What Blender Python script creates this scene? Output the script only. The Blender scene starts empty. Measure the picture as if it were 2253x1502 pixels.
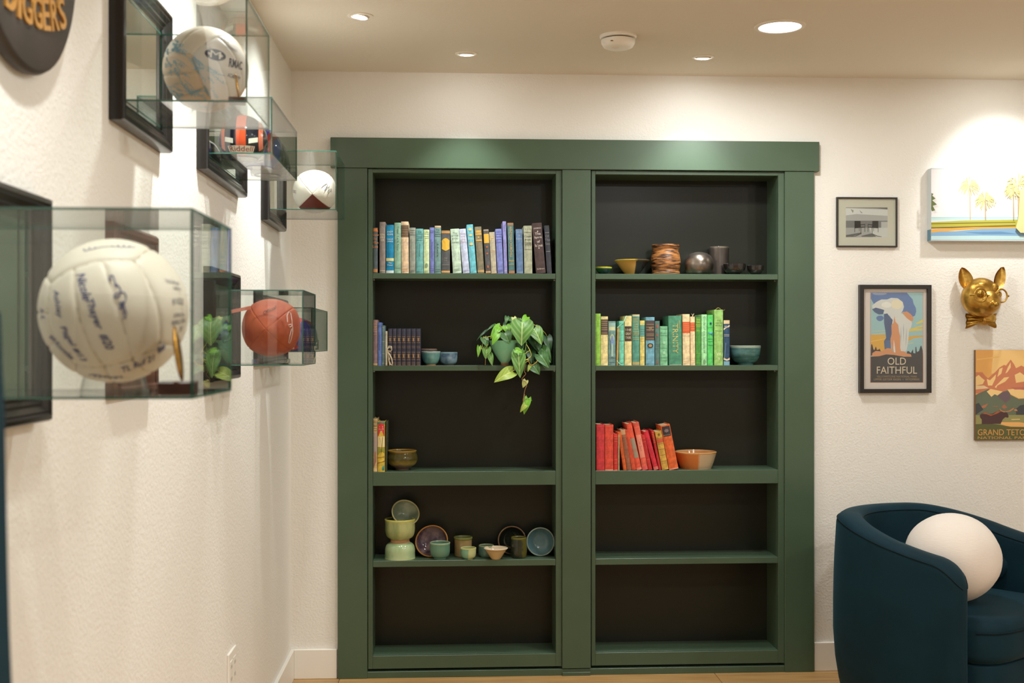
import bpy, bmesh, math, random
from mathutils import Matrix, Vector, Euler
from mathutils.geometry import tessellate_polygon
random.seed(7)
R = math.radians
sc = bpy.context.scene
COL = sc.collection

# ------------------------------------------------------------------ camera
FPX, CXP, HOR, VPX = 2600.0, 1126.5, 755.0, 985.0     # focal length in pixels of the 2253 px frame
EYE = 1.346
YAW = math.atan((CXP - VPX) / FPX)
cd = bpy.data.cameras.new('camera')
cam = bpy.data.objects.new('camera', cd); COL.objects.link(cam)
cd.sensor_width = 36.0; cd.lens = FPX / 2253 * 36
cam.location = (0, 0, EYE); cam.rotation_euler = (R(90), 0, -YAW)
cd.shift_y = (HOR - 751) / 2253
cd.dof.use_dof = True; cd.dof.focus_distance = 4.75; cd.dof.aperture_fstop = 5.6
cd.clip_start = 0.05
sc.camera = cam
sc.view_settings.view_transform = 'Standard'; sc.view_settings.look = 'None'
sc.view_settings.gamma = 1.0; sc.view_settings.use_curve_mapping = False
sc.view_settings.exposure = 0.0
wd = bpy.data.worlds.new('world'); sc.world = wd; wd.use_nodes = True
wd.node_tree.nodes['Background'].inputs[0].default_value = (1, .9, .75, 1)
wd.node_tree.nodes['Background'].inputs[1].default_value = 0.05
sc.cycles.max_bounces = 10; sc.cycles.transparent_max_bounces = 40
sc.cycles.diffuse_bounces = 5; sc.cycles.glossy_bounces = 5
sc.cycles.use_denoising = True
sc.cycles.sample_clamp_indirect = 6

# ------------------------------------------------------------------ lamps
CEIL = 2.44
NEUT = (.97, 1.0, .965); COOL = (.95, 1.0, 1.0)
def spot(x, y, tx, ty, tz, watts, size=95, blend=.9, col=NEUT, rad=.03):
    l = bpy.data.lights.new('spot_lamp', 'SPOT'); l.energy = watts; l.color = col
    l.spot_size = R(size); l.spot_blend = blend; l.shadow_soft_size = rad
    o = bpy.data.objects.new('spot_lamp', l); COL.objects.link(o)
    o.location = (x, y, CEIL - .025)
    d = Vector((tx, ty, tz)) - o.location
    o.rotation_euler = d.to_track_quat('-Z', 'Y').to_euler()
def disc(x, y, watts, rad=.075, col=NEUT):
    l = bpy.data.lights.new('disc_lamp', 'AREA'); l.shape = 'DISK'; l.size = rad * 2
    l.energy = watts; l.color = col
    o = bpy.data.objects.new('disc_lamp', l); COL.objects.link(o); o.location = (x, y, CEIL - .02)
# gimbals washing the left wall (two stand before the frame's edge), then the shelf wall
spot(-.30, 3.96, -.63, 3.92, 1.75, 62, size=105, blend=1)
spot(-.30, 2.72, -.63, 2.70, 1.65, 62, size=105, blend=1)
spot(-.30, 1.45, -.63, 1.45, 1.55, 48, size=105, blend=1)
spot(.07, 4.465, .07, 4.80, 1.45, 31, size=74, blend=1); spot(.07, 4.465, .07, 4.80, 1.9, 1.3, size=160, blend=1)     # beam and spill of one lamp
spot(.977, 4.52, .977, 4.80, 1.42, 31, size=74, blend=1, col=COOL); spot(.977, 4.52, .977, 4.80, 1.9, 1.2, size=160, blend=1, col=COOL)
spot(2.26, 4.36, 2.30, 4.80, 1.90, 30, size=74, blend=1); spot(2.26, 4.36, 2.26, 4.80, 1.7, 5, size=150, blend=1)
for lx, ly in ((1.147, 4.08), (1.147, 2.2), (1.147, .4), (2.6, 2.2), (2.6, .4)):  # first is the disc in view; the rest are unseen, added for fill
    disc(lx, ly, 13 if ly > 4 else 17)

# ------------------------------------------------------------------ projection helpers
def ray(px, py):
    a = (px - CXP) / FPX
    return Vector((a * math.cos(YAW) + math.sin(YAW), math.cos(YAW) - a * math.sin(YAW), (HOR - py) / FPX))
EYEV = Vector((0, 0, EYE))
def at(px, py, Y):
    d = ray(px, py); return EYEV + d * (Y / d.y)
def atx(px, py, X):
    d = ray(px, py); return EYEV + d * (X / d.x)
def atz(px, py, Z):
    d = ray(px, py); return EYEV + d * ((Z - EYE) / d.z)

# ------------------------------------------------------------------ materials
def lin(c):
    return tuple(((v / 255) / 12.92 if v / 255 <= .04045 else ((v / 255 + .055) / 1.055) ** 2.4) for v in c[:3])
_M = {}
def nodes(name):
    m = bpy.data.materials.new(name); m.use_nodes = True
    nt = m.node_tree; return m, nt, nt.nodes['Principled BSDF']
def mat(c, rough=.6, metal=0., bump=0., bscale=200., var=0., vscale=8., coat=0., sheen=0., stretch=None, c2=None, spec=.5, ramp=(.4, .6)):
    key = (tuple(c), rough, metal, bump, bscale, var, vscale, coat, sheen, stretch, c2, spec, ramp)
    if key in _M: return _M[key]
    m, nt, b = nodes('paint'); L = nt.links.new
    col = lin(c)
    b.inputs['Base Color'].default_value = (*col, 1)
    b.inputs['Roughness'].default_value = rough; b.inputs['Metallic'].default_value = metal
    b.inputs['Coat Weight'].default_value = coat; b.inputs['Coat Roughness'].default_value = .08
    b.inputs['Specular IOR Level'].default_value = spec
    if sheen:
        b.inputs['Sheen Weight'].default_value = sheen; b.inputs['Sheen Roughness'].default_value = .35
        b.inputs['Sheen Tint'].default_value = (*[min(1, v * 6 + .05) for v in col], 1)
    tc = nt.nodes.new('ShaderNodeTexCoord'); src = tc.outputs['Object']
    if stretch:
        mp = nt.nodes.new('ShaderNodeMapping'); mp.inputs['Scale'].default_value = stretch; L(src, mp.inputs[0]); src = mp.outputs[0]
    if var or c2:
        n = nt.nodes.new('ShaderNodeTexNoise'); n.inputs['Scale'].default_value = vscale; n.inputs['Detail'].default_value = 5
        L(src, n.inputs['Vector'])
        r = nt.nodes.new('ShaderNodeValToRGB'); L(n.outputs['Fac'], r.inputs[0])
        hi = lin(c2) if c2 else tuple(min(1, v * (1 + var)) for v in col); lo = col if c2 else tuple(v * (1 - var) for v in col)
        r.color_ramp.elements[0].position = ramp[0]; r.color_ramp.elements[1].position = ramp[1]
        r.color_ramp.elements[0].color = (*lo, 1); r.color_ramp.elements[1].color = (*hi, 1)
        L(r.outputs[0], b.inputs['Base Color'])
    if bump:
        n2 = nt.nodes.new('ShaderNodeTexNoise'); n2.inputs['Scale'].default_value = bscale; n2.inputs['Detail'].default_value = 3
        L(src, n2.inputs['Vector'])
        bp = nt.nodes.new('ShaderNodeBump'); bp.inputs['Strength'].default_value = bump; bp.inputs['Distance'].default_value = .002
        L(n2.outputs['Fac'], bp.inputs['Height']); L(bp.outputs[0], b.inputs['Normal'])
    _M[key] = m; return m
def emit(c, s):
    m, nt, b = nodes('lamp_lens'); b.inputs['Base Color'].default_value = (1, 1, 1, 1)
    b.inputs['Emission Color'].default_value = (*c, 1); b.inputs['Emission Strength'].default_value = s; return m
def thin_glass(tint=(.965, .982, .976)):
    key = ('glass', tint)
    if key in _M: return _M[key]
    m, nt, b = nodes('clear_glass'); L = nt.links.new; nt.nodes.remove(b)
    out = nt.nodes['Material Output']
    tr = nt.nodes.new('ShaderNodeBsdfTransparent'); tr.inputs[0].default_value = (*tint, 1)
    gl = nt.nodes.new('ShaderNodeBsdfGlossy'); gl.inputs['Roughness'].default_value = .012
    geo = nt.nodes.new('ShaderNodeNewGeometry')
    mr = nt.nodes.new('ShaderNodeMapRange'); mr.inputs[3].default_value = 1.5; mr.inputs[4].default_value = 1 / 1.5
    L(geo.outputs['Backfacing'], mr.inputs[0])
    fr = nt.nodes.new('ShaderNodeFresnel'); L(mr.outputs[0], fr.inputs[0])
    mx = nt.nodes.new('ShaderNodeMixShader'); L(fr.outputs[0], mx.inputs[0]); L(tr.outputs[0], mx.inputs[1]); L(gl.outputs[0], mx.inputs[2])
    L(mx.outputs[0], out.inputs[0]); _M[key] = m; return m
def glass_edge(c=(48, 98, 84)):
    return mat(c, .15, spec=.8)
def axis_glaze(c1, c2, axis='z', pos=.5, soft=.05, rough=.15, noise=.25, nscale=14, extra=None):
    """Glaze dipped in two colours; the border runs along the pot's own axis, wobbled by noise."""
    key = ('ag', c1, c2, axis, pos, soft, rough, noise, nscale, extra)
    if key in _M: return _M[key]
    m, nt, b = nodes('glaze'); L = nt.links.new
    tc = nt.nodes.new('ShaderNodeTexCoord'); sx = nt.nodes.new('ShaderNodeSeparateXYZ'); L(tc.outputs['Generated'], sx.inputs[0])
    n = nt.nodes.new('ShaderNodeTexNoise'); n.inputs['Scale'].default_value = nscale; n.inputs['Detail'].default_value = 4
    L(tc.outputs['Object'], n.inputs['Vector'])
    n.inputs['Scale'].default_value = nscale * 3
    ma = nt.nodes.new('ShaderNodeMath'); ma.operation = 'MULTIPLY_ADD'; L(n.outputs['Fac'], ma.inputs[0]); ma.inputs[1].default_value = noise
    L(sx.outputs['XYZ'.index(axis.upper())], ma.inputs[2])
    r = nt.nodes.new('ShaderNodeValToRGB'); L(ma.outputs[0], r.inputs[0])
    p = pos + noise * .5
    r.color_ramp.elements[0].position = max(0, p - soft); r.color_ramp.elements[1].position = min(1, p + soft)
    r.color_ramp.elements[0].color = (*lin(c1), 1); r.color_ramp.elements[1].color = (*lin(c2), 1)
    if extra:
        e = r.color_ramp.elements.new(min(.99, p + extra[0])); e.color = (*lin(extra[1]), 1)
    L(r.outputs[0], b.inputs['Base Color']); b.inputs['Roughness'].default_value = rough
    _M[key] = m; return m

# ------------------------------------------------------------------ mesh builder
class MB:
    def __init__(s): s.v = []; s.f = []; s.m = []
    def add(s, vs, fs, mi=0, M=None):
        k = len(s.v)
        s.v += [tuple(M @ Vector(p)) if M else tuple(p) for p in vs]
        s.f += [tuple(i + k for i in f) for f in fs]; s.m += [mi] * len(fs); return s
    def bm(s, bm, mi=0, M=None):
        bm.verts.ensure_lookup_table(); bm.verts.index_update()
        s.add([v.co.copy() for v in bm.verts], [[v.index for v in f.verts] for f in bm.faces], mi, M); bm.free(); return s
    def box(s, a, b, bev=0, mi=0, M=None, seg=1):
        bm = bmesh.new(); bmesh.ops.create_cube(bm, size=1)
        for v in bm.verts:
            for i in range(3): v.co[i] = (a[i] + b[i]) / 2 + v.co[i] * (b[i] - a[i])
        if bev: bmesh.ops.bevel(bm, geom=bm.edges[:], offset=bev, segments=seg, affect='EDGES', clamp_overlap=True)
        return s.bm(bm, mi, M)
    def prism(s, poly, h0, h1, mi=0, M=None, axis=2):
        n = len(poly); vs = []
        for h in (h0, h1):
            for p in poly:
                q = [p[0], p[1]]; q.insert(axis, h); vs.append(q)
        fs = [tuple(range(n))[::-1], tuple(range(n, 2 * n))] + [(i, (i + 1) % n, n + (i + 1) % n, n + i) for i in range(n)]
        if axis == 1: fs = [f[::-1] for f in fs]
        return s.add(vs, fs, mi, M)
    def lathe(s, prof, n=40, mi=0, M=None, wob=None):
        vs = []; rows = []
        for r, z in prof:
            if r < 1e-6: rows.append([len(vs)]); vs.append((0, 0, z)); continue
            rows.append(list(range(len(vs), len(vs) + n)))
            for i in range(n):
                t = 2 * math.pi * i / n; k = wob(t, z) if wob else 1
                vs.append((r * k * math.cos(t), r * k * math.sin(t), z))
        fs = []
        for a, b in zip(rows, rows[1:]):
            for i in range(n):
                j = (i + 1) % n
                if len(a) == 1 and len(b) == 1: continue
                if len(a) == 1: fs.append((a[0], b[j], b[i]))
                elif len(b) == 1: fs.append((a[i], a[j], b[0]))
                else: fs.append((a[i], a[j], b[j], b[i]))
        return s.add(vs, fs, mi, M)
    def tube(s, pts, r, n=6, mi=0, M=None, closed=False):
        pts = [Vector(p) for p in pts]; vs = []; fs = []; N = len(pts); up = Vector((0.123, 0.31, 1)).normalized()
        for i, p in enumerate(pts):
            a = pts[(i - 1) % N] if closed or i > 0 else p; b = pts[(i + 1) % N] if closed or i < N - 1 else p
            t = (b - a); t = t.normalized() if t.length > 1e-9 else Vector((0, 0, 1))
            u = t.cross(up); u = u.normalized() if u.length > 1e-4 else Vector((1, 0, 0)); w = t.cross(u)
            rr = r[i] if isinstance(r, (list, tuple)) else r
            for k in range(n):
                q = 2 * math.pi * k / n; vs.append(p + (u * math.cos(q) + w * math.sin(q)) * rr)
        for i in range(N if closed else N - 1):
            j = (i + 1) % N
            for k in range(n):
                l = (k + 1) % n; fs.append((i * n + k, i * n + l, j * n + l, j * n + k))
        if not closed: fs += [tuple(range(n)), tuple(range((N - 1) * n, N * n))[::-1]]
        return s.add(vs, fs, mi, M)
    def ell(s, c, r, nu=24, nv=14, mi=0, M=None, rot=None):
        bm = bmesh.new(); bmesh.ops.create_uvsphere(bm, u_segments=nu, v_segments=nv, radius=1)
        T = Matrix.Translation(Vector(c)) @ (rot.to_4x4() if rot else Matrix()) @ Matrix.Diagonal((*(r if hasattr(r, '__len__') else (r, r, r)), 1))
        return s.bm(bm, mi, (M @ T) if M else T)
    def grid(s, fn, nu, nv, mi=0, closeu=False, M=None):
        vs = [fn(i / nu, j / nv) for j in range(nv + 1) for i in range(nu + (0 if closeu else 1))]
        w = nu if closeu else nu + 1; fs = []
        for j in range(nv):
            for i in range(nu):
                k = (i + 1) % w
                fs.append((j * w + i, j * w + k, (j + 1) * w + k, (j + 1) * w + i))
        return s.add(vs, fs, mi, M)
    def build(s, name, mats, parent=None, smooth=None, origin=None, local=False):
        me = bpy.data.meshes.new(name)
        vs = s.v
        if parent is not None and not local:
            I = WM[parent.name].inverted(); vs = [tuple(I @ Vector(p)) for p in vs]
        elif origin is not None:
            vs = [tuple(Vector(p) - Vector(origin)) for p in vs]
        me.from_pydata(vs, [], s.f)
        for m in (mats if isinstance(mats, (list, tuple)) else [mats]): me.materials.append(m)
        me.polygons.foreach_set('material_index', s.m)
        bm = bmesh.new(); bm.from_mesh(me); bmesh.ops.recalc_face_normals(bm, faces=bm.faces[:])
        if smooth:
            for f in bm.faces: f.smooth = True
            for e in bm.edges:
                if len(e.link_faces) == 2 and e.calc_face_angle(0) > R(smooth): e.smooth = False
        bm.to_mesh(me); bm.free(); me.update()
        o = bpy.data.objects.new(name, me); COL.objects.link(o)
        if parent is not None: o.parent = parent; WM[o.name] = WM[parent.name]
        else:
            o.location = origin or (0, 0, 0); WM[o.name] = Matrix.Translation(Vector(origin or (0, 0, 0)))
        return o
WM = {}
def tag(o, label=None, cat=None, group=None, kind=None):
    if label: o['label'] = label
    if cat: o['category'] = cat
    if group: o['group'] = group
    if kind: o['kind'] = kind
    return o
def thing(name, label, cat, loc=(0, 0, 0), rot=(0, 0, 0), group=None, kind=None):
    o = bpy.data.objects.new(name, None); COL.objects.link(o); o.empty_display_size = .05
    o.location = loc; o.rotation_euler = rot
    WM[o.name] = Matrix.Translation(Vector(loc)) @ Euler(rot).to_matrix().to_4x4()
    return tag(o, label, cat, group, kind)
_TX = {}
def text(body, w=None, h=None, bold=0.0, shear=0., space=1.):
    """Builtin letters as (verts, faces) centred on 0,0, scaled to width w and / or height h."""
    key = (body, bold, shear, space)
    if key not in _TX:
        cu = bpy.data.curves.new('letters', 'FONT'); cu.body = body; cu.resolution_u = 3; cu.fill_mode = 'FRONT'
        cu.offset = bold; cu.shear = shear; cu.align_x = 'CENTER'; cu.space_character = space
        o = bpy.data.objects.new('letters', cu); COL.objects.link(o)
        dg = bpy.context.evaluated_depsgraph_get(); me = bpy.data.meshes.new_from_object(o.evaluated_get(dg))
        vs = [v.co.copy() for v in me.vertices]; fs = [tuple(p.vertices) for p in me.polygons]
        bpy.data.objects.remove(o); bpy.data.curves.remove(cu); bpy.data.meshes.remove(me)
        _TX[key] = (vs, fs)
    vs, fs = _TX[key]
    if not vs: return [], []
    x0, x1 = min(v.x for v in vs), max(v.x for v in vs); y0, y1 = min(v.y for v in vs), max(v.y for v in vs)
    sx = w / (x1 - x0) if w else None; sy = h / (y1 - y0) if h else None
    sx = sx or sy; sy = sy or sx
    return [Vector(((v.x - (x0 + x1) / 2) * sx, (v.y - (y0 + y1) / 2) * sy, 0)) for v in vs], fs

# ------------------------------------------------------------------ the setting
XL, YB = -.629, 4.79                                # left wall plane, shelf wall plane
XR, YF = 3.5, -2.2
YC = YB - .022                                      # face of the green casing
YS = YB - .012                                      # face of the shelf units
wallm = mat((238, 235, 229), .55, bump=.9, bscale=125, spec=.25)
ceilm = mat((226, 217, 202), .75, bump=.35, bscale=70, spec=.2)
whitem = mat((240, 236, 228), .4)
def struct(name, mb, m, parent=None, smooth=None):
    o = mb.build(name, m, parent, smooth)
    if parent is None: o['kind'] = 'structure'
    return o
oxl, oxr = at(812, 700, YS).x, at(1722, 700, YS).x
HB, HT = at(1020, 371, YC).z, at(1020, 305, YC).z
w = MB()
w.box((XL - .1, YB, 0), (oxl - .01, YB + .1, CEIL)); w.box((oxr + .01, YB, 0), (XR + .1, YB + .1, CEIL)); w.box((oxl - .01, YB, HB), (oxr + .01, YB + .1, CEIL))
struct('wall_back', w, wallm)
struct('wall_left', MB().box((XL - .1, YF, 0), (XL, YB, CEIL)), wallm)
struct('wall_right', MB().box((XR, YF, 0), (XR + .1, YB, CEIL)), wallm)
struct('wall_front', MB().box((XL - .1, YF - .1, 0), (XR + .1, YF, CEIL)), wallm)
struct('ceiling', MB().box((XL - .1, YF - .1, CEIL), (XR + .1, YB + .1, CEIL + .1)), ceilm)
fl = struct('floor', MB().box((XL - .1, YF - .1, -.1), (XR + .1, YB + .3, -.008)), mat((90, 66, 40), .7))
# oak boards
def oak():
    m, nt, b = nodes('oak'); L = nt.links.new
    tc = nt.nodes.new('ShaderNodeTexCoord'); mp = nt.nodes.new('ShaderNodeMapping'); mp.inputs['Scale'].default_value = (1.2, 16, 1)
    L(tc.outputs['Object'], mp.inputs[0])
    oi = nt.nodes.new('ShaderNodeObjectInfo')
    n = nt.nodes.new('ShaderNodeTexNoise'); n.noise_dimensions = '4D'; n.inputs['Scale'].default_value = 3; n.inputs['Detail'].default_value = 6
    L(mp.outputs[0], n.inputs['Vector']); mu = nt.nodes.new('ShaderNodeMath'); mu.operation = 'MULTIPLY'; mu.inputs[1].default_value = 40
    L(oi.outputs['Random'], mu.inputs[0]); L(mu.outputs[0], n.inputs['W'])
    r = nt.nodes.new('ShaderNodeValToRGB'); L(n.outputs['Fac'], r.inputs[0])
    r.color_ramp.elements[0].position = .3; r.color_ramp.elements[1].position = .7
    r.color_ramp.elements[0].color = (*lin((172, 128, 76)), 1); r.color_ramp.elements[1].color = (*lin((206, 165, 108)), 1)
    hs = nt.nodes.new('ShaderNodeHueSaturation'); L(r.outputs[0], hs.inputs['Color'])
    mr = nt.nodes.new('ShaderNodeMapRange'); mr.inputs[3].default_value = .85; mr.inputs[4].default_value = 1.12
    L(oi.outputs['Random'], mr.inputs[0]); L(mr.outputs[0], hs.inputs['Value']); L(hs.outputs[0], b.inputs['Base Color'])
    b.inputs['Roughness'].default_value = .45; return m
oakm = oak()
PW = .19; edges = [at(748, 1492, YB).x, at(1570, 1484, YB).x]; PL = edges[1] - edges[0]
row = 0; y1 = YB + .19
pmesh = {}
while y1 > YF:
    y0 = max(YF, y1 - PW); off = (0, .62, .31, .9, .17)[row % 5] * PL
    if row in (0, 1): off = 0
    x = edges[0] - off - PL * 1
    while x < XR:
        xa, xb = max(XL, x), min(XR, x + PL)
        if xb - xa > .05:
            o = MB().box((xa + .0008, y0 + .0008, -.008), (xb - .0008, y1 - .0008, 0), .0012).build('plank', oakm, fl)
        x += PL
    y1 -= PW; row += 1
# skirting boards, each with a thin top bead
bt = .118
def baseboard(name, a, b):
    m = MB(); m.box(a, b, .002); return struct(name, m, whitem)
cxl, cxr = at(743, 1000, YC).x, at(1791.5, 1000, YC).x
baseboard('baseboard_left', (XL, YF, 0), (XL + .014, YB, bt))
baseboard('baseboard_back', (XL + .014, YB - .014, 0), (cxl - .004, YB, bt))
baseboard('baseboard_back.001', (cxr + .003, YB - .014, 0), (XR, YB, bt))
baseboard('baseboard_right', (XR - .014, YF, 0), (XR, YB - .014, bt))

# ------------------------------------------------------------------ green casing around the shelf doors
green = mat((71, 91, 71), .34, bump=.04, bscale=60, var=.05, vscale=3, spec=.5)
cas = thing('trim_1', None, None, ((cxl + cxr) / 2, YC, 0), kind='structure')
m1l, m1r = at(1237, 800, YC).x, at(1300, 800, YC).x
MB().box((cxl, YC, 0), (at(808, 900, YC).x, YB + .02, HB), .0015).build('side_board', green, cas)
MB().box((at(1727, 900, YC).x, YC, 0), (cxr, YB + .02, HB), .0015).build('side_board', green, cas)
MB().box((m1l, YC, at(1268, 1470, YC).z), (m1r, YB + .02, HB), .0015).build('center_board', green, cas)
MB().box((at(727, 340, YC - .006).x, YC - .006, HB), (at(1803, 340, YC - .006).x, YB + .02, HT), .0015).build('head_board', green, cas)
MB().box((at(808, 900, YC).x, YC + .004, 0), (at(1727, 900, YC).x, YB + .05, .026), .001).build('threshold', green, cas)
MB().box((m1l + .001, YC - .003, 0), (m1r - .002, YC + .004, at(1268, 1478, YC).z), .001).build('plinth_block', green, cas)

# ------------------------------------------------------------------ the two shelf doors
DEP = .172; YBK = YS + DEP
def shz(y, px=1020): return at(px, y, YS).z
Z1, Z2, Z3, Z4, Z5 = shz(601), shz(804), shz(1037), shz(1232), shz(1440)
backshadem = mat((26, 29, 21), .32, spec=.35, bump=.03, bscale=60)  # the green paint, darkened so its colour carries the recess shade
def bookcase(label, ol, il, ir, orr, ztop):
    x = [at(p, 900, YS).x for p in (ol, il, ir, orr)]
    t = thing('bookcase', label, 'bookcase', ((x[0] + x[3]) / 2, YS, .03))
    zb = .036; zt = HB - .002; bot = Z5
    B = lambda a, b, n, bev=.001: MB().box(a, b, bev).build(n, green, t)
    B((x[0], YS, zb), (x[1], YS + .022, zt), 'stile'); B((x[2], YS, zb), (x[3], YS + .022, zt), 'stile')
    B((x[1], YS, ztop), (x[2], YS + .022, zt), 'top_rail'); B((x[1], YS, zb), (x[2], YS + .022, bot), 'bottom_rail')
    B((x[0], YS + .022, zb), (x[1], YBK, zt), 'side_panel'); B((x[2], YS + .022, zb), (x[3], YBK, zt), 'side_panel')
    MB().box((x[0], YBK, zb), (x[3], YBK + .012, zt)).build('back_panel', backshadem, t); B((x[1], YS + .022, ztop), (x[2], YBK, zt), 'top_panel')
    B((x[1], YS + .022, zb), (x[2], YBK, bot), 'bottom_panel')
    for z, th in ((Z1, .022), (Z2, .021), (Z4, .025)):
        B((x[1] + .0005, YS + .002, z - th), (x[2] - .0005, YBK, z), 'shelf')
    B((x[1] + .0005, YS + .0005, Z3 - .056), (x[2] - .0005, YBK, Z3), 'shelf')
    pin = mat((200, 200, 195), .3, .8)
    for z, th in ((Z1, .022), (Z2, .021), (Z4, .025)):
        for xx, s in ((x[1], 1), (x[2], -1)):
            MB().box((min(xx, xx + s * .006), YS + .035, z - th - .006), (max(xx, xx + s * .006), YS + .041, z - th), .001).build('shelf_pin', pin, t)
    return t
bookcase('left green shelf unit with the blue books, trailing plant and pottery', 809.5, 820, 1223, 1236, shz(381))
bookcase('right green shelf unit with the green books and the red books', 1301.5, 1310, 1712, 1725.5, shz(385, 1510))
# ------------------------------------------------------------------ books
CLOTH = dict(rough=.62, bump=.25, bscale=900, var=.17, vscale=60)
pagem = mat((214, 196, 160), .8, bump=.3, bscale=400, stretch=(60, 1, 1))
def bulge(u, b): return b * (1 - (2 * u - 1) ** 2)
def book(x0, x1, z0, h, lean, col, label, decos, group, yfront, dep=None, name='book', cat='book', gap=.0004, rot_z=0):
    w = (x1 - x0) - gap * 2
    beta = math.atan(lean / h) if h else 0
    t = thing(name, label, cat, (x0 + gap, yfront, z0), (0, beta, rot_z), group)
    if beta > 0: t.location.z += w * math.sin(beta) + 1e-4
    dep = dep or min(.155, max(.105, h * .68)); b = min(.0045, w * .16); th = min(.0025, w * .15); n = 6
    out = [(w * i / n, b - bulge(i / n, b)) for i in range(n + 1)]
    inn = [(th + (w - 2 * th) * i / n, b + th * .7 - bulge(i / n, b)) for i in range(n + 1)]
    poly = out + [(w, dep), (w - th, dep)] + inn[::-1] + [(th, dep), (0, dep)]
    mb = MB(); cnt = len(poly)
    # strips rather than one concave n-gon
    k = [(out[i], out[i + 1], inn[i + 1], inn[i]) for i in range(n)] + [(out[n], (w, dep), (w - th, dep), inn[n]), ((0, dep), out[0], inn[0], (th, dep))]
    for q in k:
        vs = [(p[0], p[1], 0) for p in q] + [(p[0], p[1], h) for p in q]
        mb.add(vs, [(3, 2, 1, 0), (4, 5, 6, 7), (0, 1, 5, 4), (2, 3, 7, 6)])
    bmx = bmesh.new(); me = bpy.data.meshes.new('t'); me.from_pydata(mb.v, [], mb.f); bmx.from_mesh(me); bmesh.ops.remove_doubles(bmx, verts=bmx.verts[:], dist=1e-6)
    bpy.data.meshes.remove(me)
    MB().bm(bmx).build('cover', mat(col, **CLOTH), t, 50, local=True)
    MB().box((th, b + th, .0025), (w - th, dep - .003, h - .0035), 0).build('page_block', pagem, t, local=True)
    surf = lambda u: b - bulge(u, b) - .0004
    def strip(za, zb, ua=0., ub=1., lift=0.):
        return MB().grid(lambda i, j: ((ua + (ub - ua) * i) * w, surf(ua + (ub - ua) * i) - lift, (za + (zb - za) * j) * h), 6, 1)
    layer = 0
    for d in decos:
        layer += 1; lf = .00012 * layer
        if d[0] == 'band': strip(d[1], d[2], lift=lf).build('spine_band', mat(d[3], .6), t, 60, local=True)
        elif d[0] == 'lab': strip(d[1], d[2], .5 - d[4] / 2, .5 + d[4] / 2, lf).build('spine_label', mat(d[3], .6), t, 60, local=True)
        elif d[0] == 'rules':
            for z in d[1]: strip(z - .004, z + .004, .06, .94, lf).build('spine_rule', mat(d[2], .5), t, local=True)
        elif d[0] in ('t', 'v'):
            # ('t', text, centre z, height of type / book height, colour[, width fraction]) ; ('v', text, z0, z1, colour, width fraction)
            if d[0] == 't':
                lines = d[1].split('/'); mb = MB(); hh = d[3]
                for li, s in enumerate(lines):
                    vs, fs = text(s, w * (d[5] if len(d) > 5 else .78), hh * h)
                    if len(s) < 4: vs, fs = text(s, None, hh * h)
                    zc = (d[2] - (li - (len(lines) - 1) / 2) * hh * 1.55) * h
                    mb.add([(v.x + w / 2, surf(min(1, max(0, v.x / w + .5))) - lf, v.y + zc) for v in vs], fs)
            else:
                vs, fs = text(d[1], (d[3] - d[2]) * h, w * d[5]); mb = MB()
                mb.add([(v.y + w / 2, surf(min(1, max(0, v.y / w + .5))) - lf, (d[2] + d[3]) / 2 * h - v.x) for v in vs], fs)
            mb.build('spine_title', mat(d[4], .5), t, local=True)
        elif d[0] == 'poly':   # ('poly', [(u,z)...], colour)
            vs = [(u * w, surf(u) - lf - .0008, z * h) for u, z in d[1]]; c = (sum(p[0] for p in vs) / len(vs), surf(.5) - lf - .0008, sum(p[2] for p in vs) / len(vs))
            MB().add(vs + [c], [(i, (i + 1) % len(vs), len(vs)) for i in range(len(vs))]).build('spine_ornament', mat(d[2], .5), t, local=True)
    return t
def ring(cu, cz, ru, rz, n=14, star=1.):
    return [(cu + ru * math.cos(2 * math.pi * i / n) * (star if i % 2 else 1), cz + rz * math.sin(2 * math.pi * i / n) * (star if i % 2 else 1)) for i in range(n)]
def shelf_books(rows, ox, oy, s, z0, group, yfront=YS + .004):
    for r in rows:
        bl, br, tl, tz, col, label, decos = r[:7]
        X = lambda zx: at(ox + zx / s, oy + 100, yfront).x
        h = at(ox + bl / s, oy + tz / s, yfront).z - z0
        lean = X(tl) - X(bl)
        if abs(lean) < .0016: lean = 0
        book(X(bl), X(br), z0, h, lean, col, label, decos, group, yfront, **(r[7] if len(r) > 7 else {}))
GOLD = (205, 165, 80); CREAM = (225, 215, 185); DK = (60, 55, 50)
S = 5.24
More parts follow.
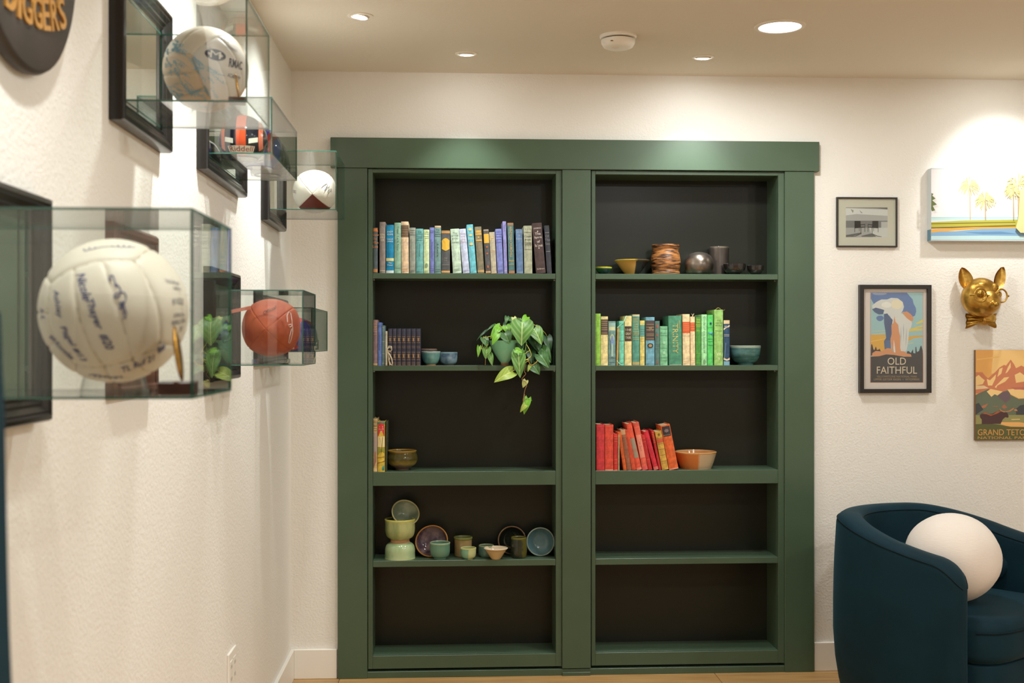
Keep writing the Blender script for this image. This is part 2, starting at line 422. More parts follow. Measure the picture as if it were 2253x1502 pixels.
blue = [
 (57, 110, 57, 160, (78, 92, 98), 'narrow slate blue book with orange lettering at the left end of the row', [('band', .92, .985, (200, 120, 60)), ('t', 'The/New/Dear/Men', .80, .055, (210, 125, 60)), ('t', '1/Lee', .63, .06, (210, 125, 60)), ('band', .02, .09, (190, 130, 80))]),
 (130, 200, 130, 95, (140, 130, 124), 'tall grey mauve book with white stepped title, second in the blue row', [('t', 'ROYAL/BOOK OF/ICE', .70, .035, CREAM), ('rules', [.05], CREAM)]),
 (206, 297, 203, 128, (0, 132, 178), 'bright cyan blue book with a cream band near its foot', [('t', 'ANDY/ADAMS', .83, .035, (220, 235, 235)), ('t', 'SONG OF/CANADA', .68, .03, (220, 235, 235)), ('band', .25, .31, (222, 215, 150)), ('t', 'The/Year', .19, .03, (235, 235, 220)), ('band', .0, .055, (205, 225, 225))]),
 (301, 379, 297, 103, (140, 182, 160), 'pale sea green book with dark script running down its spine', [('v', 'Dear Lark Nye', .45, .92, (60, 90, 85), .36), ('rules', [.1], (70, 100, 90))]),
 (383, 470, 378, 90, (222, 194, 160), 'cream and pink book with a dark ruled title block', [('band', .70, .93, (62, 52, 48)), ('rules', [.72, .75, .78, .81, .84, .875, .91], (205, 160, 110)), ('rules', [.04, .08], (190, 150, 110))]),
 (476, 547, 474, 160, (148, 154, 142), 'plain warm grey book beside the cream and pink one', [('rules', [.94, .89, .84], (90, 95, 90)), ('t', 'A/Story', .86, .02, (80, 85, 80)), ('rules', [.03, .06], (90, 95, 90))]),
 (551, 636, 549, 172, (104, 170, 170), 'mid teal book with a small printed title in the blue row', [('t', 'THE/LITTLE/HOUSE', .87, .035, (55, 90, 95)), ('rules', [.78, .74, .03], (60, 100, 105)), ('v', 'Gaylord', .38, .66, (60, 100, 105), .2)]),
 (639, 705, 637, 182, (203, 222, 172), 'pale yellow green book with a tiny emblem low on its spine', [('t', 'Life/Song', .92, .03, (100, 125, 95)), ('rules', [.84, .8, .05, .02], (110, 135, 100)), ('poly', ring(.5, .18, .25, .05), (130, 160, 120))]),
 (708, 763, 710, 158, (112, 122, 184), 'narrow periwinkle book beside the pale yellow green one', [('rules', [.92, .89, .1, .06], (70, 75, 130)), ('v', 'Carpenter', .3, .68, (75, 80, 135), .3)]),
 (766, 840, 766, 138, (112, 148, 146), 'blue green book with a frayed cream top cap', [('band', .965, 1.0, (215, 180, 140)), ('t', 'THE/FALL', .89, .03, (60, 80, 80)), ('rules', [.82, .78], (60, 80, 80)), ('v', 'Hart', .34, .62, (60, 80, 80), .25), ('rules', [.04, .08], (70, 90, 90))]),
 (844, 944, 844, 190, (82, 84, 86), 'charcoal book with a gold hexagonal title plate', [('band', .93, .985, (190, 140, 75)), ('poly', [(.04, .76), (.25, .80), (.5, .82), (.75, .80), (.96, .76), (.92, .66), (.96, .57), (.75, .54), (.5, .52), (.25, .54), (.04, .57), (.08, .66)], (222, 178, 62)), ('t', 'Ada/Cox', .33, .03, (150, 145, 130)), ('rules', [.2], (150, 145, 130)), ('band', .015, .06, (215, 165, 100))]),
 (978, 1080, 946, 175, (190, 214, 194), 'pale mint book leaning left after the dark gap', [('t', 'The/BITTER/BEYOND', .84, .04, (95, 120, 110)), ('t', 'FORBES', .69, .03, (95, 120, 110)), ('rules', [.09, .06], (110, 135, 120))]),
 (1092, 1172, 1047, 175, (194, 204, 230), 'lavender white book leaning against the pale mint one', [('t', 'House/and/the/Maker', .80, .04, (200, 160, 150)), ('rules', [.06, .04], (150, 155, 190))]),
 (1178, 1253, 1133, 125, (108, 190, 205), 'sky blue book with four gold ornaments down its spine', [('poly', ring(.5, .9, .25, .03), (215, 195, 130)), ('poly', ring(.5, .78, .25, .025), (215, 195, 130)), ('rules', [.69], (215, 195, 130)), ('poly', ring(.5, .6, .3, .03), (215, 195, 130))]),
 (1262, 1341, 1226, 150, (130, 122, 98), 'olive taupe book with gold title bars', [('lab', .87, .92, GOLD, .8), ('lab', .82, .86, GOLD, .9), ('poly', ring(.5, .77, .12, .02), GOLD), ('lab', .69, .72, GOLD, .9), ('band', .02, .07, (190, 160, 110))]),
 (1355, 1416, 1328, 182, (84, 84, 86), 'narrow dark book with a solid yellow plate near its top', [('band', .69, .9, (224, 176, 66)), ('band', .97, 1., (175, 160, 140)), ('poly', ring(.5, .6, .25, .03, star=.5), (185, 105, 60)), ('poly', ring(.5, .45, .25, .03, star=.5), (185, 105, 60)), ('poly', ring(.5, .15, .25, .05, star=.5), (185, 105, 60)), ('band', .01, .05, (200, 160, 110))]),
 (1420, 1484, 1395, 212, (186, 178, 154), 'short beige book beside the narrow yellow plated one', [('rules', [.9, .86], GOLD), ('t', 'Gem/Set', .83, .03, (200, 170, 110)), ('rules', [.52, .55], (190, 150, 110)), ('band', .0, .03, (200, 175, 140))]),
 (1491, 1563, 1466, 175, (122, 132, 198), 'periwinkle blue book with three dark ruled lines', [('rules', [.93, .88, .82, .76, .7, .04, .07], (75, 80, 150))]),
 (1567, 1608, 1549, 88, (142, 140, 200), 'tallest and thinnest lavender book of the blue row', [('v', 'SEA', .8, .92, (100, 100, 160), .4), ('rules', [.05], (215, 205, 205))]),
 (1621, 1692, 1604, 105, (78, 118, 118), 'teal book lettered in gold capitals down its spine', [('band', .95, 1., (150, 115, 85)), ('v', 'WINSTON CHURCHILL', .32, .93, (200, 165, 100), .42), ('rules', [.26, .24, .18], (200, 165, 100)), ('band', .005, .05, (175, 120, 85))]),
 (1711, 1790, 1701, 178, (94, 124, 164), 'steel blue book between the teal and the sage books', [('t', 'JANE/*/Lane', .86, .045, (165, 170, 170)), ('rules', [.03], (180, 190, 200))]),
 (1800, 1895, 1793, 138, (166, 170, 146), 'sage grey book with a black three line title', [('rules', [.86, .60, .5], (70, 70, 60)), ('t', 'Cousin/from/Castle', .71, .045, (55, 55, 50)), ('t', '* * *', .93, .02, (80, 75, 65)), ('t', '* * *', .58, .02, (80, 75, 65)), ('rules', [.02], (190, 180, 160))]),
 (1938, 2050, 1889, 108, (72, 54, 54), 'dark plum book with a white title leaning left near the end', [('t', 'LINDBERGH', .895, .025, (215, 205, 195)), ('t', 'The/Spirit/of/St. Louis', .67, .05, (225, 215, 205)), ('poly', ring(.5, .83, .1, .02, star=.4), (215, 205, 195)), ('poly', ring(.5, .5, .1, .02, star=.4), (215, 205, 195)), ('t', 'Scribners', .09, .028, (215, 205, 195))]),
 (2062, 2120, 2029, 135, (54, 56, 66), 'last dark navy book at the right end of the blue row', [('rules', [.85, .46], (150, 150, 150)), ('t', 'Of/The/Sea', .70, .05, (130, 130, 135))]),
]
shelf_books(blue, 810, 470, S, Z1, 'blue books on the top left shelf')
sm = [
 (56, 109, 56, 122, (132, 108, 112), 'tan mauve book with gilt pattern, leftmost beside the dark set', [('rules', [.97, .93, .9, .86, .8, .74, .68], (190, 150, 100)), ('t', 'LA', .84, .03, GOLD), ('band', .01, .05, (190, 160, 110))]),
 (112, 155, 112, 152, (94, 120, 186), 'narrow royal blue book left of the dark set', [('rules', [.93, .9, .2], (65, 85, 150)), ('v', 'Cities', .35, .7, (65, 85, 150), .4)]),
 (156, 192, 157, 187, (92, 118, 124), 'narrow grey teal book beside the ribbon tied one', [('rules', [.95, .6, .3, .06], (190, 190, 180))]),
 (196, 223, 197, 253, (205, 198, 172), 'thin cream book next to the white ribbon bow', [('rules', [.9, .1], (150, 140, 115))]),
]
shelf_books(sm, 810, 680, S, Z2, 'books left of the dark set')
def setbook(l, r, lab):
    g = (160, 125, 85); st = random.uniform(.0, .04)
    return (l, r, l, 222, (44, 46, 66), lab, [('rules', [.96, .93, .88, .84], (95, 95, 115)), ('lab', .60 + st, .80 + st, (62, 54, 60), .72), ('rules', [.79, .74, .68, .62, .52, .48], g), ('lab', .14, .38, (62, 54, 60), .7), ('rules', [.36, .30, .22, .16, .09, .05, .02], g), ('poly', ring(.5, .70, .16, .05), g), ('poly', ring(.5, .26, .16, .06), g)])
ordn = ['first', 'second', 'third', 'fourth', 'fifth', 'sixth', 'last']
sets = [setbook(l, r, f'navy and gilt volume, {ordn[i]} from the left in the matching set of seven') for i, (l, r) in enumerate([(229, 276), (278, 327), (329, 380), (382, 436), (438, 493), (495, 549), (552, 605)])]
shelf_books(sets, 810, 680, S, Z2, 'matching navy and gilt volumes')
# ribbon bow tied round the thin cream book
rb = MB(); Yr = YS - .004
def rp(zx, zy, dy=0): return tuple(at(810 + zx / S, 680 + zy / S, Yr - dy))
rb.tube([rp(212, 640), rp(214, 560, .002), rp(216, 470, .002), rp(217, 455)], .0014)
rb.tube([rp(216, 470), rp(240, 425, .006), rp(270, 430, .006), rp(272, 470, .006), rp(255, 490, .006), rp(216, 472, .002)], .0022)
rb.tube([rp(216, 475), rp(240, 440, .008), rp(272, 450, .01), rp(262, 482, .008), rp(218, 478, .003)], .0018)
rb.tube([rp(218, 475), rp(248, 520, .006), rp(272, 570, .006), rp(280, 620, .005), rp(276, 645, .004), rp(255, 632, .004), rp(240, 590, .004), rp(250, 560, .004)], .0022)
rb.tube([rp(216, 470), rp(235, 520, .004), rp(238, 590, .004), rp(250, 645, .003)], .0018)
tag(rb.build('ribbon_bow', mat((222, 208, 180), .7), None, 60, origin=rp(217, 650)), 'cream ribbon tied in a bow on the thin cream book', 'ribbon')

g2 = [
 (52, 115, 50, 155, (140, 192, 76), 'lime green book at the left end of the green row', [('v', 'Nell', .75, .9, (110, 160, 60), .3), ('rules', [.03], (110, 160, 60))]),
 (116, 199, 116, 188, (226, 212, 150), 'cream book with a wide brown title block near the lime green one', [('band', .63, .94, (84, 68, 64)), ('rules', [.9, .86, .82, .77, .73, .66], (190, 165, 110))]),
 (203, 288, 203, 243, (110, 148, 144), 'grey green book with a pictorial spine', [('lab', .78, .96, (150, 185, 175), .94), ('lab', .80, .87, (210, 210, 160), .8), ('poly', ring(.5, .62, .3, .09), (180, 195, 140)), ('poly', ring(.5, .55, .2, .13), (120, 145, 200)), ('poly', [(.35, .2), (.65, .2), (.6, .5), (.4, .5)], (165, 195, 185)), ('rules', [.17, .07], (60, 70, 110))]),
 (292, 318, 303, 310, (180, 150, 92), 'thin tan edged booklet leaning beside the mint book', []),
 (326, 385, 322, 240, (116, 204, 176), 'mint green book with small dark lettering', [('t', 'Olive', .93, .03, (60, 110, 105)), ('rules', [.84, .80, .55, .05], (70, 130, 120))]),
 (390, 474, 394, 182, (226, 214, 152), 'pale yellow book with a dark brown square label', [('lab', .49, .79, (66, 54, 50), .94), ('t', 'THE/GREAT/TASK', .64, .05, (220, 210, 170))]),
 (480, 564, 480, 165, (84, 150, 132), 'teal book with gilt bands near the top of its spine', [('band', .96, 1., (205, 200, 160)), ('rules', [.92, .89, .85], GOLD), ('t', 'ON/THE/OLD', .76, .03, (205, 190, 120)), ('rules', [.66, .63, .60], GOLD), ('rules', [.54, .51], (190, 185, 120)), ('band', .01, .07, (175, 165, 110))]),
 (567, 622, 567, 235, (220, 206, 122), 'yellow book with a teal block under its top', [('band', .64, .90, (100, 160, 150)), ('rules', [.8, .75, .7], (60, 100, 100)), ('rules', [.59, .54, .19], (170, 150, 80))]),
 (634, 737, 634, 195, (114, 170, 190), 'book half brown above and sky blue below with a medallion', [('band', .52, .93, (78, 66, 66)), ('rules', [.85, .79, .74, .65, .62, .55], (180, 155, 100)), ('t', 'THE/STORY OF', .75, .025, (200, 175, 120)), ('poly', ring(.5, .41, .34, .05), (58, 50, 42)), ('poly', ring(.5, .41, .2, .03), (170, 145, 100)), ('rules', [.03], (80, 110, 130))]),
 (741, 795, 745, 240, (86, 122, 112), 'dark teal book with faint red marks', [('poly', ring(.5, .88, .35, .05, star=.6), (170, 95, 85)), ('poly', ring(.5, .68, .25, .035, star=.6), (170, 95, 85)), ('poly', ring(.5, .07, .3, .04, star=.6), (150, 100, 85)), ('rules', [.4, .5], (110, 150, 140))]),
 (799, 888, 797, 300, (126, 192, 148), 'shorter mint book with dotted ornaments', [('t', 'Stories', .93, .03, (70, 120, 90)), ('rules', [.82, .76, .44, .2, .12], (70, 125, 95)), ('poly', ring(.5, .58, .22, .05, 16, .6), (165, 215, 180)), ('poly', ring(.5, .32, .22, .05, 16, .6), (165, 215, 180))]),
 (902, 1054, 895, 180, (76, 142, 112), 'thick green book with tall gold capitals reading down the spine', [('v', 'TRINITY', .24, .84, (196, 180, 105), .42), ('poly', [(.8, .74), (.86, .74), (.86, .9), (.8, .9)], (185, 170, 105)), ('rules', [.01], (190, 210, 180))]),
 (1062, 1147, 1057, 162, (236, 214, 168), 'pale cream book with a broad orange label', [('band', .63, .85, (215, 92, 50)), ('rules', [.81, .77, .73, .69], (235, 150, 100)), ('rules', [.57], (200, 170, 130)), ('rules', [.04, .08], (205, 185, 145))]),
 (1152, 1206, 1147, 190, (238, 216, 170), 'narrow cream book with an orange label and a string on top', [('band', .70, .88, (216, 96, 56)), ('rules', [.85, .8, .75], (235, 160, 110)), ('rules', [.05, .1], (205, 185, 145))]),
 (1210, 1272, 1208, 195, (76, 150, 64), 'leaf green book with small yellow title lines', [('t', 'THE/TREE/MAN', .89, .035, (200, 205, 80)), ('rules', [.8], (200, 205, 80)), ('t', 'ALL', .72, .03, (190, 200, 80)), ('rules', [.05, .25], (140, 190, 100))]),
 (1276, 1341, 1276, 165, (166, 226, 168), 'pale mint book with handwriting style title down the spine', [('v', 'Circle of the Seasons of', .24, .96, (70, 130, 90), .3), ('poly', ring(.5, .07, .25, .05), (120, 165, 120))]),
 (1346, 1410, 1343, 170, (90, 206, 106), 'bright green book with a dark blue star', [('poly', ring(.55, .83, .34, .045, 16, .3), (30, 50, 110)), ('rules', [.75], (60, 160, 90)), ('poly', [(.1, .65), (.9, .65), (.95, .58), (.75, .61), (.3, .63)], (50, 130, 190)), ('rules', [.52, .47, .40], (40, 120, 80))]),
 (1424, 1527, 1425, 110, (150, 196, 110), 'tallest light green book with white numerals low on its spine', [('t', 'THE/WESTERN/WORLD', .76, .028, (80, 120, 70)), ('t', 'WALLACE', .62, .025, (80, 120, 70)), ('t', 'W/9', .16, .055, (225, 235, 190))]),
 (1532, 1603, 1530, 232, (42, 74, 104), 'dark blue and cream patterned book at the right end of the green row', [('band', .92, 1., (220, 200, 160)), ('poly', [(0, .82), (1, .9), (1, .86), (0, .78)], (225, 205, 175)), ('t', 'WILD', .86, .04, (225, 215, 190)), ('rules', [.68, .65], (210, 205, 190)), ('poly', [(.1, .12), (.3, .5), (.35, .5), (.15, .12)], (150, 180, 190)), ('poly', [(0, .17), (.5, .13), (1, .17), (1, .12), (.5, .10), (0, .12)], (225, 205, 175)), ('band', .0, .09, (120, 170, 190))]),
]
shelf_books(g2, 1300, 660, S, Z2, 'green books on the second right shelf')
# paper bookmark, hanging strip and string that stick out of the green row
def gp(zx, zy, dy): return at(1300 + zx / S, 660 + zy / S, YS + dy)
mk = MB().grid(lambda i, j: tuple(gp(1435 + 110 * i, 108 - 22 * math.sin(i * 5.5) - 20 * i * i + (8 if j else 0), .03 + .012 * j)), 8, 1)
tag(mk.build('bookmark', mat((225, 215, 140), .7), None, 60, origin=tuple(gp(1480, 110, .03))), 'curled pale yellow bookmark on the tallest light green book', 'bookmark')
tag(MB().tube([gp(1170, 192, .02), gp(1178, 175, .02), gp(1188, 155, .022)], .0012).tube([gp(1172, 192, .02), gp(1172, 170, .022), gp(1162, 158, .025)], .001).build('string_marker', mat((215, 200, 160), .7), None, 60, origin=tuple(gp(1172, 192, .02))), 'pale string standing out of the narrow cream orange labelled book', 'bookmark')
rb = MB().tube([gp(305, 318, -.002), gp(345, 285, -.004), gp(375, 262, -.004), gp(400, 200, 0), gp(412, 182, .01)], .0016)
rb.tube([gp(298, 700, -.003), gp(330, 735, -.004), gp(352, 748, -.004)], .0022)
rb.build('ribbon_tie', mat((150, 215, 185), .6), None, 60, origin=tuple(gp(305, 318, 0)))
tag(bpy.data.objects['ribbon_tie'], 'mint ribbon tied on the thin tan edged booklet', 'ribbon')

g3 = [
 (58, 105, 58, 112, (190, 160, 110), 'narrow gilt and mauve book at the very left of the lower shelf', [('rules', [.96, .93, .88, .86, .82, .78], (90, 70, 40)), ('band', .36, .74, (165, 145, 135)), ('poly', [(.2, .1), (.8, .2), (.6, .4), (.3, .35)], (150, 105, 90)), ('band', .01, .07, (215, 190, 140))]),
 (108, 192, 110, 148, (214, 184, 66), 'book with a red title arch over an autumn landscape spine', [('band', .95, 1., (60, 130, 100)), ('poly', [(.04, .72), (.96, .72), (.96, .93), (.8, .97), (.5, .985), (.2, .97), (.04, .93)], (205, 50, 48)), ('t', 'THE/COUNTRY/OF', .86, .03, (235, 200, 190)), ('band', .50, .71, (232, 212, 150)), ('poly', [(.0, .34), (1, .38), (1, .5), (.5, .47), (0, .5)], (150, 150, 50)), ('poly', [(0, .16), (1, .2), (1, .23), (0, .19)], (150, 110, 30)), ('poly', [(0, .27), (1, .29), (1, .32), (0, .3)], (165, 130, 40)), ('poly', [(.62, .03), (.96, .03), (.96, .13), (.7, .11)], (60, 140, 120)), ('poly', [(.5, .38), (.56, .38), (.75, .7), (.7, .7)], (70, 60, 35)), ('poly', [(.55, .5), (.58, .48), (.3, .68), (.27, .68)], (70, 60, 35))], dict(dep=.15)),
 (196, 216, 205, 140, (60, 64, 44), 'thin dark olive board behind the autumn landscape book', [], dict(dep=.12)),
]
shelf_books(g3[:2], 810, 900, S, Z3, 'books at the left end of the third shelf')
shelf_books(g3[2:], 810, 900, S, Z3, 'books at the left end of the third shelf', YS + .02)
red = [
 (64, 160, 62, 122, (198, 52, 58), 'crimson cloth book first at the left of the red row', [('rules', [.93, .88, .03], (170, 40, 45))]),
 (164, 262, 160, 128, (216, 74, 54), 'coral red cloth book standing second in the red row', [('rules', [.94, .05], (190, 55, 40)), ('band', .0, .03, (225, 140, 110))]),
 (266, 311, 264, 232, (202, 48, 42), 'short scarlet book with upright spine beside the coral one', [('rules', [.93, .86, .8, .3, .2], (225, 140, 100)), ('band', .0, .03, (225, 120, 80))]),
 (314, 332, 314, 236, (186, 160, 120), 'thin buff booklet pressed against the short scarlet book', []),
 (378, 416, 308, 207, (206, 90, 32), 'thin orange book leaning first of the slanted red books', [('rules', [.75, .6, .4, .3], (170, 60, 20))]),
 (418, 472, 340, 182, (150, 92, 66), 'leaning brown leather book with a pale top', [('band', .88, 1., (195, 150, 110)), ('rules', [.8, .5, .1], (115, 70, 50))]),
 (474, 526, 388, 178, (204, 76, 44), 'leaning orange red book just left of the grey labelled one', [('rules', [.95], (170, 60, 35))]),
 (530, 592, 405, 105, (220, 84, 58), 'tall leaning coral book with a long grey label', [('lab', .26, .68, (150, 140, 120), .8), ('t', 'SILENT/NIGHT', .42, .02, (200, 80, 60)), ('band', .0, .05, (230, 130, 110))]),
 (596, 662, 487, 96, (222, 96, 74), 'tall leaning salmon book with a pale middle panel', [('rules', [.96, .93], (190, 60, 45)), ('lab', .26, .74, (232, 140, 118), .9), ('v', 'The Sun', .4, .66, (170, 100, 90), .4), ('band', .0, .08, (215, 90, 85))]),
 (666, 712, 572, 236, (190, 42, 40), 'short deep red book leaning behind the salmon one', [('rules', [.9, .8, .3], (220, 110, 70))]),
 (728, 784, 604, 190, (204, 40, 56), 'smooth crimson leaning book in the middle of the slanted group', [('band', .0, .08, (210, 110, 100))]),
 (786, 815, 692, 184, (188, 34, 38), 'narrow red book with gilt bars leaning right of the crimson one', [('rules', [.95, .9, .86, .82, .78, .74, .7], (215, 150, 70))]),
 (823, 900, 736, 198, (204, 160, 70), 'ribbed golden leather book with a red title patch', [('band', .70, .80, (200, 85, 55)), ('rules', [.82, .67, .53, .38, .22], (120, 80, 30)), ('poly', ring(.5, .91, .25, .05, star=.5), (120, 95, 40))]),
 (906, 1015, 803, 128, (218, 98, 42), 'thick orange book with a black pictorial label at the right end', [('lab', .745, .97, (52, 44, 46), .86), ('poly', ring(.5, .87, .3, .05, star=.6), (125, 105, 110)), ('t', 'BOOK', .775, .02, (170, 150, 130)), ('band', .0, .03, (228, 150, 120))]),
]
shelf_books(red, 1300, 910, S, Z3 , 'red books on the third right shelf')
# ------------------------------------------------------------------ pottery
PROF = dict(
    bowl=[(.42, 0), (.44, .04), (.42, .07), (.62, .22), (.82, .48), (.94, .76), (1, 1)],
    deep=[(.50, 0), (.52, .05), (.50, .08), (.72, .2), (.90, .45), (.97, .75), (1, 1)],
    round=[(.55, 0), (.56, .05), (.54, .07), (.80, .2), (.96, .45), (1, .62), (.97, .8), (.93, 1)],
    cup=[(.6, 0), (.62, .04), (.60, .06), (.86, .2), (.97, .45), (.98, .8), (1, 1)],
    cyl=[(.86, 0), (.9, .03), (.92, .08), (.92, .5), (.93, .86), (1, .92), (1, 1)],
    tumbler=[(.82, 0), (.9, .04), (.98, .2), (1, .45), (.97, .75), (.95, 1)],
    flare=[(.38, 0), (.42, .06), (.5, .2), (.68, .5), (.84, .78), (1, .97), (1, 1)],
    tube=[(.97, 0), (1, .03), (1, .4), (.99, .7), (1, .95), (1, 1)],
    vase=[(.84, 0), (.92, .03), (.94, .08), (.90, .16), (.98, .3), (1, .42), (.97, .58), (.90, .74), (.86, .86), (.92, .93), (.94, 1)],
    wide=[(.74, 0), (.75, .05), (.80, .2), (.88, .5), (.95, .8), (.985, .95), (1, 1)],
    pot=[(.42, 0), (.44, .03), (.5, .09), (.85, .28), (.99, .5), (1, .66), (.92, .84), (.90, .92), (.94, 1)],
    plate=[(.5, 0), (.52, .05), (.5, .12), (.72, .3), (.9, .65), (1, 1)],
    planter=[(.24, 0), (.26, .07), (.24, .10), (.42, .25), (.68, .52), (.87, .78), (1, 1)],
)
def smooth_prof(p, n=26):
    """Catmull-Rom through the profile points."""
    q = [p[0]] + list(p) + [p[-1]]; out = []
    per = max(2, n // (len(p) - 1))
    for i in range(1, len(q) - 2):
        for k in range(per):
            t = k / per
            out.append(tuple(.5 * (2 * b + (c - a) * t + (2 * a - 5 * b + 4 * c - d) * t * t + (3 * b - a - 3 * c + d) * t ** 3) for a, b, c, d in zip(q[i - 1], q[i], q[i + 1], q[i + 2])))
    return out + [p[-1]]
def pottery(name, label, cat, prof, xc, yc, z, Rad, H, body, rim=None, foot=None, inner=None, group=None, rot=(0, 0, 0), th=None, wob=None, footz=.07, rimz=.93):
    t = thing(name, label, cat, (xc, yc, z), rot, group)
    pr = [(r * Rad, q * H) for r, q in smooth_prof(PROF[prof])]
    th = th or min(.005, Rad * .09)
    def sec(a, b):
        return [p for p in pr if a * H - 1e-9 <= p[1] <= b * H + 1e-9]
    zf = footz if foot else 0; zr = rimz if rim else 1
    # outer wall
    o = sec(zf, zr)
    mb = MB().lathe(([(0, 0)] if not foot else []) + o, 40, wob=wob)
    mb.build('body', body, t, 50, local=True)
    if foot:
        f = sec(0, zf) + [o[0]]
        MB().lathe([(0, .0005), (f[0][0] * .8, .0005), (f[0][0] * .85, 0)] + f, 40, wob=wob).build('foot', foot, t, 50, local=True)
    # inside and lip
    ins = [(max(0.0005, r - th), q) for r, q in pr if q > H * .12]
    ins = [(0, H * .12)] + [(ins[0][0] * .7, H * .122)] + ins
    top = ins[-1][0]
    lip = [(top, H), ((top + pr[-1][0]) / 2, H + th * .35), (pr[-1][0], H)]
    if rim:
        rr = [o[-1]] + sec(zr, 1)
        MB().lathe(rr + lip[::-1] + [(top, H * .93)], 40, wob=wob).build('rim', rim, t, 60, local=True)
        MB().lathe([p for p in ins if p[1] <= H * .97], 40, wob=wob).build('inside', inner or body, t, 50, local=True)
    else:
        MB().lathe(ins + lip, 40, wob=wob).build('inside', inner or body, t, 50, local=True)
    return t
def potz(name, label, cat, prof, ox, oy, s, l, r, top, z, Y, body, **kw):
    """Pot measured in the photograph: left and right edge and rim of the zoomed crop, standing at depth Y on height z."""
    a, b = at(ox + l / s, oy + top / s, Y), at(ox + r / s, oy + top / s, Y)
    return pottery(name, label, cat, prof, (a.x + b.x) / 2, Y, z, (b.x - a.x) / 2, kw.pop('H', None) or (a.z + b.z) / 2 - z, body, **kw)
gl = lambda c, r=.16, c2=None, vs=30, **k: mat(c, r, c2=c2, vscale=vs, **k)
terra = mat((176, 122, 82), .7); clay = mat((190, 150, 110), .75)
PG = 'pottery on the shelves'
# top right shelf
T = (1300, 520, S)
potz('bowl', 'tiny green bowl with a yellow rim at the left end of the top right shelf', 'bowl', 'bowl', *T, 50, 245, 357, Z1, YS + .06, gl((44, 120, 44), c2=(30, 60, 62), vs=12), rim=gl((190, 190, 60)), inner=gl((120, 140, 50)), group=PG, rimz=.86)
potz('bowl', 'flared bowl half amber and half black on the top right shelf', 'bowl', 'flare', *T, 272, 676, 278, Z1, YS + .08, axis_glaze((206, 160, 78), (46, 42, 44), 'x', .55, .012, .25, .06, 5), rim=axis_glaze((200, 170, 70), (90, 75, 50), 'x', .55, .05, .2, .05), inner=gl((120, 100, 60)), group=PG)
rough = mat((176, 116, 62), .38, c2=(58, 38, 30), vscale=60, bump=1.0, bscale=120, stretch=(.35, .35, 2.2), ramp=(.42, .6))
potz('vase', 'rough brown and tan banded vase on the top right shelf', 'vase', 'vase', *T, 692, 1034, 102, Z1, YS + .075, rough, foot=clay, group=PG, wob=lambda t, z: 1 + .012 * math.sin(z * 700 + 2 * math.sin(t * 3)), footz=.05)
silver = mat((150, 140, 128), .3, .85, c2=(92, 84, 78), vscale=14)
pw = potz('vase', 'silvery round closed vessel like a pebble on the top right shelf', 'vase', 'round', *T, 1080, 1416, 182, Z1, YS + .07, silver, group=PG)
for c in list(pw.children): bpy.data.objects.remove(c)
a, b = at(1300 + 1080 / S, 520 + 300 / S, YS + .07), at(1300 + 1416 / S, 520, YS + .07)
rr = (b.x - a.x) / 2; hh = at(1510, 520 + 182 / S, YS + .07).z - Z1
MB().lathe([(0, 0), (rr * .7, 0), (rr * .86, hh * .1), (rr * .97, hh * .28), (rr, hh * .45), (rr * .95, hh * .65), (rr * .8, hh * .83), (rr * .56, hh * .95), (rr * .28, hh * .995), (rr * .2, hh)], 48).build('body', silver, pw, 60, local=True)
MB().lathe([(rr * .2, hh), (rr * .17, hh * 1.005), (rr * .14, hh * .98), (0, hh * .9)], 32).build('mouth_ring', mat((50, 44, 42), .4), pw, 60, local=True)
potz('vase', 'grey metallic straight cylinder vase behind the pebble shaped vessel', 'vase', 'tube', *T, 1366, 1590, 124, Z1, YS + .125, mat((108, 98, 90), .3, .6, c2=(78, 70, 66), vscale=12, stretch=(1, 1, .3)), rim=mat((130, 120, 108), .25, .6), inner=mat((40, 36, 34), .5), group=PG, rimz=.96)
blk = gl((34, 30, 28), .1, coat=.5)
potz('bowl', 'larger of the two glossy black bowls on the top right shelf', 'bowl', 'deep', *T, 1525, 1785, 320, Z1, YS + .05, blk, group=PG)
potz('bowl', 'smallest glossy black bowl at the right end of the top right shelf', 'bowl', 'deep', *T, 1800, 2000, 338, Z1, YS + .06, blk, group=PG)
# second shelf
T = (810, 680, S)
potz('bowl', 'teal glazed tea bowl with a bare clay foot beside the navy set', 'bowl', 'deep', *T, 612, 836, 488, Z2, YS + .065, gl((78, 130, 132), c2=(120, 165, 158), vs=22), rim=gl((150, 170, 165)), foot=clay, inner=gl((60, 100, 105)), group=PG, footz=.10)
potz('bowl', 'slate blue mottled tea bowl right of the teal tea bowl', 'bowl', 'cup', *T, 822, 1032, 498, Z2, YS + .07, gl((70, 96, 120), c2=(128, 152, 166), vs=26), rim=gl((120, 150, 165)), foot=gl((110, 110, 105)), inner=gl((70, 90, 105)), group=PG)
potz('bowl', 'dark brown tea bowl half hidden behind the teal tea bowl', 'bowl', 'deep', *T, 596, 800, 458, Z2, YS + .134, gl((58, 46, 40), c2=(80, 66, 58)), rim=gl((120, 100, 90)), foot=clay, group=PG)
T = (1300, 660, S)
potz('bowl', 'blue green glazed bowl with a pale lip right of the green books', 'bowl', 'deep', *T, 1603, 1957, 528, Z2, YS + .085, gl((58, 98, 94), .13, c2=(96, 140, 140), vs=12, stretch=(1, 1, 3)), rim=gl((150, 165, 150)), group=PG, inner=gl((90, 120, 120)), rimz=.95)
